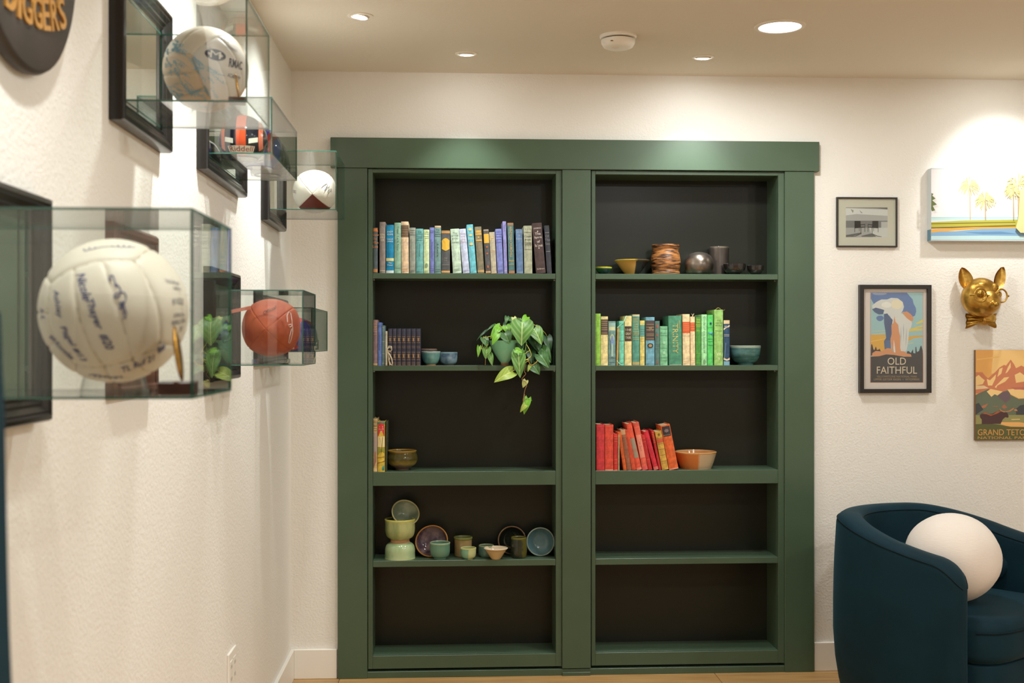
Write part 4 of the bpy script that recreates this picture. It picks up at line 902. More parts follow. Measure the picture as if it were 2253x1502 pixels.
# ---- footballs
def football(label, C, L, Rb, axis, roll, mats_, marks=None):
    t = thing('football', label, 'ball', C)
    ax = Vector(axis).normalized(); u = Vector((0, 0, 1)).cross(ax).normalized(); v = ax.cross(u)
    def rad(s): return Rb * max(0, (1 - abs(s) ** 2.0)) ** .64
    for k in range(4):
        a0 = roll + k * math.pi / 2; a1 = a0 + math.pi / 2
        def pt(i, j):
            s = -math.cos(math.pi * j); th = a0 + (a1 - a0) * i
            r0 = rad(s * .9995); e = min(i, 1 - i) * math.pi / 2 * r0
            dip = .0022 * max(0, 1 - e / .0035) ** 2
            r = r0 * (1 - .035 * math.sin(math.pi * i)); d_ = dip * min(1, r0 / (Rb * .5)); r = max(0, r - d_)
            s = s * (1 - dip * .55 * max(0, 1 - r0 / (Rb * .8)) / L)
            return tuple(Vector(C) + ax * s * L + (u * math.cos(th) + v * math.sin(th)) * r)
        MB().grid(lambda i, j: pt(.5 - .5 * math.cos(math.pi * i), j), 26, 60).build('leather_panel', mats_[k], t, 80)
    return t, u, v, ax
org = mat((186, 88, 50), .45, bump=.6, bscale=1400, c2=(168, 70, 38), vscale=20)
ce = Vector((-.482, 3.268, 1.389)); re_ = .0815
fb, fu, fv, fa = football('orange signed football in the middle glass case', ce, .142, re_, (EYEV - ce).normalized() * 1.0 + Vector((-.10, 0, -.03)), R(42), [org] * 4)
vE = (EYEV - ce).normalized(); u_, v_, n_ = ortho(vE)
def on_fb(mb, vs, fs, C, L, Rb, du, dv, rot, lift=.0012):
    c, s = math.cos(rot), math.sin(rot); out = []
    for p in vs:
        x = p.x * c - p.y * s + du; y = p.x * s + p.y * c + dv; r = min(.995, math.hypot(x, y) / Rb)
        out.append(Vector(C) + fu * x + fv * y + fa * (L * math.sqrt(max(0, 1 - r ** (1 / .64))) + lift))
    mb.add(out, fs)
mb = MB(); vs, fs = text('Official', .036, None, shear=.3); on_fb(mb, vs, fs, ce, .142, re_, .006, .050, R(28), .0012); mb.build('printed_marks', mat((50, 28, 24), .6), fb)
mb = MB()
sg = [(.052, .018), (.050, .035), (.053, .045), (.058, .040), (.062, .022), (.063, .008), (.058, .004), (.054, .010), (.060, .012), (.064, .006), (.064, -.010), (.060, -.028), (.055, -.040), (.053, -.038), (.057, -.020), (.062, .0)]
P = []
for x, y in sg:
    r = min(.99, math.hypot(x, y) / re_); P.append(ce + fu * x + fv * y + fa * (.142 * math.sqrt(max(0, 1 - r ** (1 / .64))) + .003))
mb.tube(P, .0008, 4).build('signature', mat((225, 215, 210), .5), fb)
mb = MB()
for dy in (-.05, .05): mb.box((ce.x - .045, ce.y + dy - .003, Ex['z0'] + gz), (ce.x + .045, ce.y + dy + .003, ce.z - re_ * .80), .001)
for dx in (-.043, .043): mb.box((ce.x + dx - .002, ce.y - .05, Ex['z0'] + gz), (ce.x + dx + .002, ce.y + .05, Ex['z0'] + gz + .012), .001)
tag(mb.build('ball_stand', acr, origin=(ce.x, ce.y, Ex['z0'] + gz)), 'clear acrylic cradle under the orange football', 'stand')
tk = MB().box((-.026, -.0006, -.0045), (.026, .0006, .0045), .0004, M=Matrix.Translation((-.5415, 3.135, 1.4345)) @ Matrix.Rotation(R(-12), 4, 'Y')).build('pink_strip', mat((190, 110, 90), .7), None)  # thin pinkish strip, tilted, just behind the front pane
wf = mat((226, 216, 204), .35); mar = mat((104, 36, 26), .35, bump=.4, bscale=1400)
cdn = Vector((-.472, 4.235, 1.885)); cdn.z = Dx['z0'] + gz + .0795
fb2, fu, fv, fa = football('white football with one maroon panel in the far glass case', cdn, .140, .0795, (EYEV - cdn).normalized() + Vector((-.06, 0, -.06)), R(-135), [mar, wf, wf, wf])
mb = MB(); P = []
for x, y in [(.030, .022), (.040, .030), (.048, .034), (.050, .028), (.044, .018), (.040, .010), (.048, .020), (.056, .026), (.054, .014), (.050, .004), (.058, .014), (.062, .016), (.062, .004)]:
    r = min(.99, math.hypot(x, y) / .0795); P.append(cdn + fu * x + fv * y + fa * (.140 * math.sqrt(max(0, 1 - r ** (1 / .64))) + .003))
mb.tube(P, .0008, 4).build('signature', navy, fb2)
mb = MB(); vs, fs = text('SEC', .014, .010); on_fb(mb, vs, fs, cdn, .14, .0795, -.066, .004, 0, .003); mb.build('printed_marks', mat((110, 60, 80), .5), fb2)
# ---- miniature helmets
def helmet(label, C, s, yaw, shell, stripe, extra=None, letters=None, mask=(60, 60, 64)):
    t = thing('miniature_helmet', label, 'helmet', C, (0, 0, yaw), group='miniature football helmets')
    # local: face opening towards +y, back of the head towards -y ; s = half width
    def sh(i, j):
        th = -math.pi * .5 + math.pi * 2 * i; ph = j * math.pi * .80
        x = s * math.sin(ph) * math.cos(th); y = s * 1.18 * math.sin(ph) * math.sin(th); z = s * 1.02 * math.cos(ph) + s * .78
        return x, y, z
    mb = MB(); nu, nv = 40, 18
    vs = [sh(i / nu, j / nv) for j in range(nv + 1) for i in range(nu)]
    fs = []
    for j in range(nv):
        for i in range(nu):
            q = [vs[j * nu + i], vs[j * nu + (i + 1) % nu], vs[(j + 1) * nu + (i + 1) % nu], vs[(j + 1) * nu + i]]
            cy = sum(p[1] for p in q) / 4; cz = sum(p[2] for p in q) / 4; cx = abs(sum(p[0] for p in q) / 4)
            if cy > s * .45 and cz < s * 1.05 and cx < s * .85: continue       # face opening
            fs.append((j * nu + i, j * nu + (i + 1) % nu, (j + 1) * nu + (i + 1) % nu, (j + 1) * nu + i))
    mb.add(vs, fs); mb.add([tuple(Vector(v) * .93 + Vector((0, 0, s * .05))) for v in vs], [f[::-1] for f in fs])
    o = mb.build('shell', mat(shell, .12, coat=.6), t, 60, local=True)
    def band(x0, x1, m, nm, a0=.0, a1=1., lift=1.012):
        def pt(i, j):
            ph = (-.78 + (a0 + (a1 - a0) * j) * 1.25) * math.pi; x = x0 + (x1 - x0) * i
            k = math.sqrt(max(0, 1 - (x / s) ** 2))
            return x, s * 1.18 * math.sin(ph) * k * lift, s * 1.02 * math.cos(ph) * k * lift + s * .78
        return MB().grid(pt, 4, 24).build(nm, m, t, 60, local=True)
    if stripe: band(-s * .20, s * .20, mat(stripe, .2, coat=.4), 'crown_stripe')
    for e in (extra or []):
        band(*e[0], mat(e[1], .25), 'shell_stripe')
    def bumper(zl, zh, x, lift, m, nm):
        def pt(i, j):
            a = (-x + 2 * x * i); z = zl + (zh - zl) * j; k = math.sqrt(max(.02, 1 - ((z * s - s * .78) / (s * 1.02)) ** 2))
            return s * k * math.sin(a) * lift, -s * 1.18 * k * math.cos(a) * lift, z * s
        return MB().grid(pt, 14, 3).build(nm, m, t, 60, local=True)
    bumper(.10, .36, .62, 1.05, mat((222, 212, 196), .4), 'rear_bumper')
    bumper(.45, .70, -.0, 1.03, mat((222, 212, 196), .4), 'decal') if False else None
    if letters:
        vs, fs = text(letters, s * .95, s * .20); mb = MB(); lv = []
        for v in vs:
            z = v.y + .235 * s; k = math.sqrt(1 - ((z - s * .78) / (s * 1.02)) ** 2)
            lv.append((s * k * math.sin(v.x / (s * .85)) * 1.06, -s * 1.18 * k * math.cos(v.x / (s * .85)) * 1.06, z))
        mb.add(lv, fs)
        mb.build('lettering', mat((150, 40, 34), .5), t, local=True)
        for sx in (-1, 1):
            mb = MB(); mb.grid(lambda i, j: (s * .98 * math.sin(sx * (.32 + .42 * i)) * 1.02, -s * 1.16 * math.cos(sx * (.32 + .42 * i)) * 1.03, s * (.44 + .2 * j + .1 * i)), 6, 2)
            mb.build('decal', mat((220, 215, 200), .5), t, local=True)
    # ear openings and face mask
    for sx in (-1, 1):
        MB().ell((sx * s * .99, s * .12, s * .62), (s * .05, s * .16, s * .16), 14, 8).build('ear_hole', mat((18, 18, 20), .6), t, 60, local=True)
    mb = MB(); m_ = lambda a, z, k=1.32: (s * 1.0 * math.sin(a), s * k * math.cos(a) * 1.0 + s * .05, z)
    for z in (.55, .30, .08):
        mb.tube([m_(-1.25 + 2.5 * i / 14, s * z) for i in range(15)], s * .045, 6)
    for a in (-.35, .35): mb.tube([m_(a, s * .55), m_(a, s * .30), m_(a, s * .08)], s * .045, 6)
    for sx in (-1, 1): mb.tube([m_(sx * 1.25, s * .55), m_(sx * 1.3, s * .3), m_(sx * 1.25, s * .08)], s * .045, 6)
    mb.build('face_mask', mat(mask, .3, .3), t, 60, local=True)
    return t
zc = Cx['z0'] + gz
helmet('navy miniature helmet with an orange crown stripe, seen from behind', (-.535, 3.135, zc), .062, R(4), (22, 24, 40), (226, 84, 44), letters='Riddell', extra=[((.043, .053), (220, 120, 90)), ((-.053, -.043), (220, 120, 90))])
helmet('royal blue miniature helmet behind the navy one', (-.520, 3.300, zc), .062, R(-12), (18, 46, 165), None, extra=[((.040, .054), (150, 50, 50))])
helmet('black miniature helmet farthest in the high helmet case', (-.520, 3.448, zc), .060, R(-10), (24, 22, 24), None, extra=[((.034, .05), (120, 50, 40))])
zg = Gx['z0'] + gz
helmet('blue miniature helmet with a red stripe near the wall corner', (-.522, 4.06, zg), .064, R(-24), (24, 46, 128), None, extra=[((.02, .04), (170, 50, 60)), ((-.04, -.02), (170, 50, 60))])
helmet('teal blue miniature helmet farthest in the low helmet case', (-.530, 4.25, zg), .064, R(-14), (22, 66, 140), None, extra=[((.035, .05), (160, 80, 50))])
tag(bpy.data.objects['pink_strip'], 'small pinkish strip inside the orange football case', 'tag')

# ---- brown plaque and round sign, outlet
tz0, tz1 = 1.244, 1.571
t = thing('wall_plaque', 'reddish brown wooden plaque hanging behind the large volleyball', 'plaque', (XL, 2.37, 1.41))
wd_ = mat((92, 52, 38), .35, var=.25, vscale=30, stretch=(4, 1, 8))
frame_sweep(MB(), 2.21, 2.53, tz0, tz1, [(0, 0), (0, .016), (.006, .022), (.016, .024), (.02, .02), (.02, 0)], XL).build('moulded_edge', wd_, t, 30)
MB().box((XL + .001, 2.228, tz0 + .018), (XL + .018, 2.512, tz1 - .018), .002).build('board', wd_, t)
MB().box((XL + .018, 2.27, tz0 + .06), (XL + .0195, 2.47, tz1 - .06), .0005).build('metal_plate', mat((60, 40, 34), .3, .5), t)
sy, sz, sr = 1.752, 1.962, .222
t = thing('round_sign', 'dark brown round wall sign with raised gold letters DIGGERS', 'sign', (XL, sy, sz))
MS = Matrix.Translation((XL, sy, sz)) @ Matrix.Rotation(R(90), 4, 'Y')
MB().lathe([(0, .001), (sr * .97, .001), (sr * .995, .006), (sr, .014), (sr * .985, .021), (sr * .96, .024), (0, .024)], 72, M=MS).build('disc', mat((62, 54, 48), .5, var=.15, vscale=12), t, 40)
goldl = mat((222, 164, 84), .3, .7)
mb = MB()
for ch, ly, lw in (('D', 1.669, .040), ('I', 1.700, .012), ('G', 1.731, .040), ('G', 1.774, .038), ('E', 1.811, .032), ('R', 1.848, .034), ('S', 1.884, .032)):
    a = (ly - 1.70) / .50; lz = 1.8275 + .50 * (1 - math.cos(a))
    vs, fs = text(ch, lw, .047, bold=.012); out = []
    for lift in (.024, .0275):
        for v in vs: out.append((XL + lift, ly + v.x * math.cos(a) - v.y * math.sin(a), lz + v.x * math.sin(a) + v.y * math.cos(a)))
    k = len(vs); ed = {}
    for f in fs:
        for p, q in zip(f, f[1:] + f[:1]): ed[(p, q)] = 1
    side = [(p, q, q + k, p + k) for (p, q) in ed if (q, p) not in ed]
    mb.add(out, list(fs) + [tuple(j + k for j in f[::-1]) for f in fs] + side)
mb.build('raised_lettering', goldl, t)
t = thing('wall_outlet', 'white outlet plate low on the left wall', 'outlet', (XL, 3.47, .40))
MB().box((XL, 3.412, .340), (XL + .006, 3.528, .457), .002).build('cover_plate', whitem, t)
for yy in (3.442, 3.498):
    rc = MB().box((XL + .006, yy - .017, .365), (XL + .0075, yy + .017, .432), .0006).build('receptacle', mat((236, 233, 226), .4), t)
    mb = MB()
    for zz in (.38, .415):
        for dy in (-.006, .006): mb.box((XL + .0075, yy + dy - .001, zz - .005), (XL + .0078, yy + dy + .001, zz + .005))
    mb.build('slot', mat((30, 30, 30), .6), rc)
# ------------------------------------------------------------------ pictures on the shelf wall
def polyart(name, parent, ox, oy, s, Y, polys, texts=(), rough=.55, lift=.00002, group_mats=None):
    """Flat print: polygons and letters measured in a zoomed crop, laid on the plane Y of the wall picture."""
    mats = []; mb = MB(); idx = {}
    def mi(c):
        if c not in idx: idx[c] = len(mats); mats.append(mat(c, rough))
        return idx[c]
    for k, (c, pts) in enumerate(polys):
        y = Y - lift * (k + 1)
        vs = [tuple(at(ox + px / s, oy + py / s, y)) for px, py in pts]
        tri = tessellate_polygon([[Vector((px, py, 0)) for px, py in pts]])
        mb.add(vs, [tuple(f) for f in tri], mi(c))
    y = Y - lift * (len(polys) + 2)
    for body, cx, cy, w_, h_, c in texts:
        vs, fs = text(body, w_, h_)
        mb.add([tuple(at(ox + (cx + v.x) / s, oy + (cy - v.y) / s, y)) for v in vs], fs, mi(c))
    return mb.build(name, mats, parent)
def rect(x0, y0, x1, y1): return [(x0, y0), (x1, y0), (x1, y1), (x0, y1)]
def blob(cx, cy, rx, ry, n=14, seed=1, j=.12):
    r = random.Random(seed); return [(cx + rx * (1 + r.uniform(-j, j)) * math.cos(2 * math.pi * i / n), cy + ry * (1 + r.uniform(-j, j)) * math.sin(2 * math.pi * i / n)) for i in range(n)]
def picture(label, px0, py0, px1, py1, fw, depth, fm, cat='picture', name='framed_picture', glass=True, back=None):
    Y = YB - depth; a, b = at(px0, py1, Y), at(px1, py0, Y)
    t = thing(name, label, cat, ((a.x + b.x) / 2, YB, (a.z + b.z) / 2))
    x0, x1, z0, z1 = a.x, b.x, a.z, b.z
    mb = MB(); pr = [(0, 0), (0, depth - .001), (.001, depth), (fw - .001, depth), (fw, depth - .001), (fw, 0)]
    n = len(pr); vs = []
    for cx, cz, sx, sz in ((x0, z0, 1, 1), (x1, z0, -1, 1), (x1, z1, -1, -1), (x0, z1, 1, -1)):
        for i, h in pr: vs.append((cx + sx * i, YB - h, cz + sz * i))
    mb.add(vs, [(q * n + k, ((q + 1) % 4) * n + k, ((q + 1) % 4) * n + (k + 1) % n, q * n + (k + 1) % n) for q in range(4) for k in range(n)])
    mb.build('frame', fm, t, 30)
    MB().box((x0 + fw * .9, YB - depth * .45, z0 + fw * .9), (x1 - fw * .9, YB - .001, z1 - fw * .9)).build('mat_board', back or mat((226, 216, 206), .8), t)
    if glass: MB().box((x0 + fw * .95, YB - depth * .62 - .0015, z0 + fw * .95), (x1 - fw * .95, YB - depth * .62, z1 - fw * .95)).build('glass_pane', G, t)
    return t, YB - depth * .45
# --- black and white photograph of two chairs
t, y = picture('small thin black frame with a monochrome print of two chairs', 1841.5, 434, 1975, 543, .0058, .014, mat((34, 30, 28), .4), back=mat((206, 200, 186), .8))
ph = [((196, 194, 192), rect(304, 578, 760, 905)), ((112, 110, 110), [(304, 578), (760, 578), (760, 600), (640, 590), (304, 582)]),
      ((214, 212, 210), [(304, 590), (760, 605), (760, 720), (304, 720)]), ((176, 174, 172), [(304, 665), (420, 650), (760, 670), (760, 720), (304, 720)]),
      ((122, 120, 120), rect(304, 722, 760, 800)), ((186, 184, 182), rect(690, 735, 760, 800)), ((168, 166, 164), rect(304, 800, 760, 905)), ((204, 202, 200), [(560, 800), (760, 800), (760, 905), (600, 905)]),
      ((150, 148, 146), [(355, 595), (390, 610), (380, 640)]), ((150, 148, 146), [(450, 605), (490, 640), (470, 640)]), ((96, 94, 94), [(304, 880), (470, 852), (480, 862), (360, 898), (304, 902)]), ((96, 94, 94), [(470, 890), (580, 862), (600, 870), (640, 900), (480, 898)])]
K = (26, 25, 26)
for cx, sg in ((433, 1), (625, -1)):
    X = lambda d: cx + sg * d
    ph += [(K, [(X(-34), 726), (X(30), 726), (X(36), 800), (X(-34), 800)]), (K, [(X(-34), 790), (X(78), 790), (X(78), 798), (X(-34), 806)]),
           (K, [(X(-34), 800), (X(-29), 800), (X(-29), 850), (X(-34), 850)]), (K, [(X(32), 800), (X(38), 800), (X(38), 872), (X(32), 872)]), (K, [(X(76), 760), (X(81), 760), (X(81), 845), (X(76), 845)]), (K, [(X(30), 765), (X(80), 758), (X(80), 766), (X(30), 773)]),
           (K, [(X(16), 800), (X(20), 800), (X(20), 838), (X(16), 838)])]
    ph += [((70, 68, 68), [(X(38), 868), (X(-20), 895), (X(-70), 900), (X(-72), 895), (X(-25), 888), (X(34), 862)])]
polyart('print', t, 1800, 340, 4.974, y, ph)
# --- framed geyser poster
t, y = picture('black framed travel poster reading OLD FAITHFUL with an erupting geyser', 1892.5, 626.5, 2050, 864.5, .0165, .024, mat((32, 27, 25), .35), back=mat((228, 212, 206), .8), name='framed_poster', cat='poster')
W_, O_, B_, Bd, Sk, Yl, Dk = (222, 218, 216), (222, 150, 104), (98, 124, 178), (78, 94, 134), (162, 198, 204), (228, 172, 68), (52, 47, 54)
P = [((214, 160, 140), rect(190, 178, 845, 1290)), (Sk, rect(198, 184, 838, 1284)),
 (B_, [(200, 188), (640, 186), (680, 235), (712, 270), (722, 320), (750, 370), (755, 420), (740, 470), (715, 480), (690, 455), (640, 430), (600, 420), (560, 440), (500, 430), (440, 440), (360, 420), (300, 340), (240, 330), (200, 260)]),
 (W_, [(215, 345), (270, 300), (330, 270), (400, 270), (450, 250), (530, 255), (590, 300), (606, 360), (590, 410), (560, 450), (480, 440), (430, 470), (360, 440), (300, 420), (225, 395)]),
 ((240, 226, 200), blob(520, 330, 70, 60, 14, 3)), ((240, 234, 228), blob(390, 335, 60, 36, 12, 5)), ((150, 160, 190), blob(310, 200, 90, 18, 12, 9)),
 (Bd, [(215, 390), (260, 370), (320, 385), (365, 400), (350, 450), (300, 455), (250, 430)]), (B_, blob(312, 500, 44, 34, 12, 6)),
 (Yl, [(200, 702), (380, 700), (384, 900), (200, 900)]), ((236, 200, 110), [(200, 780), (380, 745), (380, 752), (200, 790)]), ((220, 210, 160), [(215, 660), (390, 645), (390, 652), (215, 664)]), ((220, 210, 160), [(215, 695), (390, 676), (390, 684), (215, 700)]),
 ((232, 200, 90), [(660, 640), (838, 580), (838, 604), (740, 624), (838, 630), (838, 648), (660, 662)]), ((234, 208, 84), [(755, 560), (838, 514), (838, 548), (760, 574)]), (Yl, [(650, 730), (740, 712), (838, 712), (838, 728), (720, 745), (660, 780)]), ((220, 210, 160), [(650, 812), (720, 796), (725, 803), (650, 820)]),
 (W_, [(430, 440), (580, 440), (690, 520), (705, 560), (690, 620), (668, 640), (662, 740), (655, 800), (640, 890), (620, 910), (500, 930), (490, 900), (470, 600)]),
 (Bd, [(360, 450), (400, 440), (440, 490), (468, 520), (455, 600), (455, 700), (440, 750), (445, 880), (370, 880), (362, 780), (388, 740), (376, 640), (362, 560)]), ((88, 112, 158), rect(374, 770, 440, 868)),
 (O_, [(490, 470), (500, 540), (535, 580), (545, 660), (560, 720), (560, 860), (575, 930), (500, 935), (480, 800), (470, 900), (455, 880), (440, 760), (455, 690), (452, 580), (475, 560)]), (O_, [(585, 430), (640, 415), (690, 450), (720, 490), (718, 530), (690, 535), (640, 500), (615, 470)]),
 ((236, 228, 224), [(482, 760), (495, 850), (505, 940), (490, 938), (476, 860)]), ((176, 180, 190), [(600, 560), (606, 640), (600, 800), (594, 640)]), ((176, 180, 190), [(570, 600), (574, 720), (566, 840), (564, 700)]), ((176, 180, 190), [(640, 600), (636, 760), (626, 860), (628, 720)]),
 (Dk, [(200, 870), (206, 820), (214, 815), (220, 830), (232, 880), (245, 890), (258, 850), (264, 848), (276, 890), (300, 880), (306, 870), (320, 900), (340, 910), (200, 960)]), (Dk, [(640, 920), (650, 900), (668, 905), (690, 925), (715, 880), (720, 925), (745, 930), (748, 850), (756, 850), (764, 915), (790, 900), (808, 840), (818, 835), (834, 890), (838, 960), (640, 975)]),
 (O_, [(214, 960), (220, 925), (260, 900), (330, 905), (400, 865), (440, 868), (490, 920), (560, 900), (610, 905), (640, 930), (690, 940), (700, 972), (520, 962), (420, 950), (330, 962), (260, 975)]),
 (Dk, [(198, 970), (300, 965), (390, 942), (490, 950), (600, 970), (720, 970), (838, 950), (838, 1284), (198, 1284)])]
polyart('print', t, 1880, 610, 5.563, y, P, [('OLD', 518, 1025, 225, 88, (226, 204, 176)), ('FAITHFUL', 520, 1135, 492, 88, (226, 204, 176)), ('YELLOWSTONE NATIONAL PARK', 518, 1213, 496, 24, (170, 130, 74)), ('UPPER GEYSER BASIN  •  WYOMING', 516, 1248, 556, 24, (176, 138, 84))], lift=.00002)
# --- unframed mountain sign
Y = YB - .016; a, b = at(2146, 968.5, Y), at(2276, 769.5, Y)
t = thing('park_sign', 'unframed orange mountain and moose board reading GRAND TETON NATIONAL PARK', 'sign', ((a.x + b.x) / 2, YB, (a.z + b.z) / 2))
MB().box((a.x, Y, a.z), (b.x, YB - .001, b.z), .0015).build('board', mat((120, 84, 50), .6), t)
Or, Gn, Rd, Cr, Te = (232, 172, 96), (92, 94, 52), (206, 128, 92), (244, 206, 140), (104, 112, 92)
R_ = 985
P = [(Or, rect(114, 66, R_, 1416)), ((242, 200, 130), [(380, 66), (R_, 66), (R_, 420), (350, 420)]), ((238, 190, 110), [(130, 200), (470, 160), (470, 176), (130, 220)]),
 (Rd, [(114, 400), (170, 400), (215, 400), (262, 460), (300, 490), (410, 395), (470, 330), (540, 290), (570, 300), (640, 210), (690, 280), (720, 340), (800, 300), (840, 320), (R_, 300), (R_, 720), (114, 720)]),
 (Cr, [(114, 470), (160, 440), (200, 480), (250, 520), (220, 580), (114, 600)]), (Cr, [(280, 500), (330, 520), (380, 470), (420, 430), (410, 500), (360, 600), (300, 600)]), (Cr, [(470, 350), (520, 330), (500, 420), (440, 470)]), (Cr, [(600, 320), (640, 250), (640, 330), (590, 400), (560, 420)]), (Cr, [(540, 480), (620, 470), (560, 540), (440, 600), (420, 640), (400, 620)]), (Cr, [(700, 440), (780, 400), (850, 450), (R_, 420), (R_, 520), (720, 560)]),
 ((236, 206, 160), [(114, 600), (240, 600), (310, 640), (114, 660)]), (Te, [(114, 740), (200, 700), (310, 650), (340, 740), (420, 730), (530, 690), (600, 670), (640, 740), (760, 800), (R_, 790), (R_, 1050), (114, 1050)]),
 (Cr, [(280, 690), (340, 650), (520, 690), (440, 750), (400, 730), (350, 770)]), (Cr, [(590, 660), (680, 650), (R_, 680), (R_, 790), (760, 790), (640, 730)]), ((190, 110, 100), [(640, 630), (R_, 620), (R_, 660), (700, 660)]),
 ((112, 92, 100), [(440, 760), (540, 690), (620, 700), (640, 800), (560, 860)]), ((180, 112, 80), [(180, 920), (250, 890), (300, 870), (260, 930), (200, 940)]), ((170, 105, 78), [(350, 905), (460, 908), (430, 922)]), ((170, 108, 80), [(500, 920), (545, 880), (590, 930), (540, 950)]),
 ((66, 68, 72), [(114, 880), (160, 860), (230, 960), (114, 1040)]), ((66, 68, 72), [(720, 950), (780, 900), (R_, 860), (R_, 1040), (720, 1040)]),
 ((150, 146, 92), [(114, 1045), (R_, 1040), (R_, 1200), (114, 1200)]), ((236, 178, 106), [(500, 1150), (760, 1150), (R_, 1180), (R_, 1225), (640, 1215), (490, 1185)]), ((236, 200, 140), [(640, 1105), (780, 1100), (780, 1112), (660, 1116)]),
 (Gn, [(114, 1180), (300, 1170), (480, 1190), (640, 1220), (R_, 1225), (R_, 1416), (114, 1416)]),
 ((78, 50, 52), [(175, 1050), (200, 1020), (260, 1005), (300, 1030), (370, 1020), (440, 985), (490, 975), (545, 985), (590, 1010), (610, 1060), (600, 1085), (560, 1075), (520, 1110), (490, 1175), (205, 1180), (205, 1110), (180, 1080)]), ((170, 92, 52), [(185, 1035), (260, 1003), (310, 1030), (370, 1035), (440, 985), (500, 985), (440, 1020), (340, 1055), (280, 1030), (220, 1025)]),
 ((196, 130, 86), [(470, 935), (500, 975), (560, 990), (620, 975), (690, 930), (680, 960), (630, 990), (540, 1002), (490, 985)]), ((196, 130, 86), [(690, 960), (730, 955), (745, 985), (700, 978)])]
polyart('print', t, 2130, 760, 6.83, Y, P, [('GRAND TETON', 545, 1302, 800, 90, (216, 152, 82)), ('NATIONAL PARK', 545, 1384, 800, 40, (206, 148, 84))], lift=.00002)
# --- palm canvas
Y = YB - .042; a, b = at(2049, 530, Y), at(2450, 372.5, Y)
t = thing('palm_canvas', 'wrapped canvas painting of palm trees above a blue lagoon', 'painting', ((a.x + b.x) / 2, YB, (a.z + b.z) / 2))
MB().box((a.x, Y, a.z), (b.x, YB - .001, b.z), .002).build('canvas', mat((200, 206, 208), .75, bump=.2, bscale=700), t)
R2 = 3220; X0 = 1238
P = [((228, 224, 226), rect(X0, 160, R2, 940)), ((236, 232, 226), [(1500, 160), (R2, 160), (R2, 560), (1400, 600)]), ((186, 214, 214), rect(X0, 684, R2, 724)), ((160, 200, 206), rect(X0, 684, R2, 694)),
 ((178, 172, 62), [(X0, 738), (1600, 722), (2170, 712), (R2, 716), (R2, 800), (X0, 800)]), ((120, 112, 44), [(X0, 752), (1700, 742), (2160, 736), (2160, 746), (X0, 762)]), ((110, 92, 44), [(X0, 796), (1600, 785), (2160, 770), (2160, 784), (1600, 800), (X0, 810)]),
 ((218, 162, 72), [(X0, 815), (1700, 792), (2170, 790), (2200, 810), (1800, 812), (1500, 832), (X0, 856)]), ((126, 164, 198), [(X0, 856), (1330, 842), (1500, 838), (1800, 812), (2160, 806), (R2, 830), (R2, 935), (X0, 935)]), ((184, 212, 214), [(X0, 890), (1800, 886), (R2, 900), (R2, 930), (X0, 930)]), ((96, 138, 178), [(1600, 850), (2000, 842), (2200, 870), (1800, 872)])]
def palm(cx, top, base, sc_, seed):
    r = random.Random(seed); out = []
    out.append(((196, 166, 120), [(cx - 5, top), (cx + 5, top), (cx + 10, base), (cx, base)]))
    for i in range(17):
        a = -2.9 + 5.9 * i / 16 - 1.57 + r.uniform(-.1, .1); L_ = sc_ * r.uniform(.8, 1.1)
        dx, dy = math.cos(a), math.sin(a); mx, my = cx + dx * L_ * .55, top + dy * L_ * .5 - .10 * sc_; ex, ey = cx + dx * L_, top + dy * L_ * .8 + .30 * sc_ * abs(dx)
        c = ((214, 200, 136), (200, 194, 128), (226, 206, 156), (188, 186, 132))[i % 4]
        out.append((c, [(cx, top), (mx - 6, my - 10), (ex, ey), (mx + 4, my + 12)]))
        for k in range(4):
            f = .4 + .15 * k; qx, qy = cx + (ex - cx) * f, top + (ey - top) * f - .08 * sc_ * (1 - f)
            out.append((c, [(qx - 5, qy), (qx + 5, qy), (qx + dx * 14, qy + 30 * sc_ / 110)]))
    return out
for q in ((1660, 340, 715, 130, 1), (1830, 490, 712, 125, 2), (2190, 330, 706, 170, 3), (2140, 400, 706, 90, 6), (2480, 300, 706, 150, 4), (2750, 420, 706, 140, 5)): P += palm(*q)
P += [((96, 110, 60), [(1240, 420), (1262, 430), (1250, 450), (1285, 480), (1250, 500), (1300, 545), (1255, 560), (1280, 610), (1245, 620), (1238, 600)])]
P += [((236, 208, 150), [(2210, 380), (2330, 360), (2330, 860), (2215, 855), (2165, 800), (2190, 700)])]
polyart('painted_scene', t, 1800, 340, 4.974, Y, P, rough=.75, lift=.00002)
sd = MB()
for za, zb, c in ((372, 500, 0), (500, 545, 1), (545, 600, 0), (600, 640, 2)): pass
MB().box((a.x - .0006, Y + .003, a.z + .002), (a.x, YB - .003, a.z + .048)).build('wrapped_edge', mat((96, 132, 150), .75), t)

# --- gilded animal head with spectacles and bow tie
gold = mat((206, 166, 84), .36, 1.0, bump=.35, bscale=160, c2=(178, 136, 62), vscale=30)
gold2 = mat((170, 134, 62), .38, 1.0, bump=.3, bscale=140)
def hd(px, py, out): return at(px, py, YB - out)
t = thing('animal_head', 'gilded mouse like wall head wearing round spectacles and bow tie', 'wall ornament', tuple(hd(2160, 690, 0)))
def fused(name, balls, m, vox=.0035):
    mb = MB()
    for c, r in balls: mb.ell(c, r, 32, 20)
    o = mb.build(name, m, t, 180)
    md = o.modifiers.new('r', 'REMESH'); md.mode = 'VOXEL'; md.voxel_size = vox
    s_ = o.modifiers.new('s', 'SMOOTH'); s_.iterations = 10; s_.factor = .6
    dg = bpy.context.evaluated_depsgraph_get(); me = bpy.data.meshes.new_from_object(o.evaluated_get(dg))
    o.modifiers.clear(); o.data = me
    for p in me.polygons: p.use_smooth = True
    return o
sk = hd(2158, 655, .062)
nose = hd(2189, 671, .158)
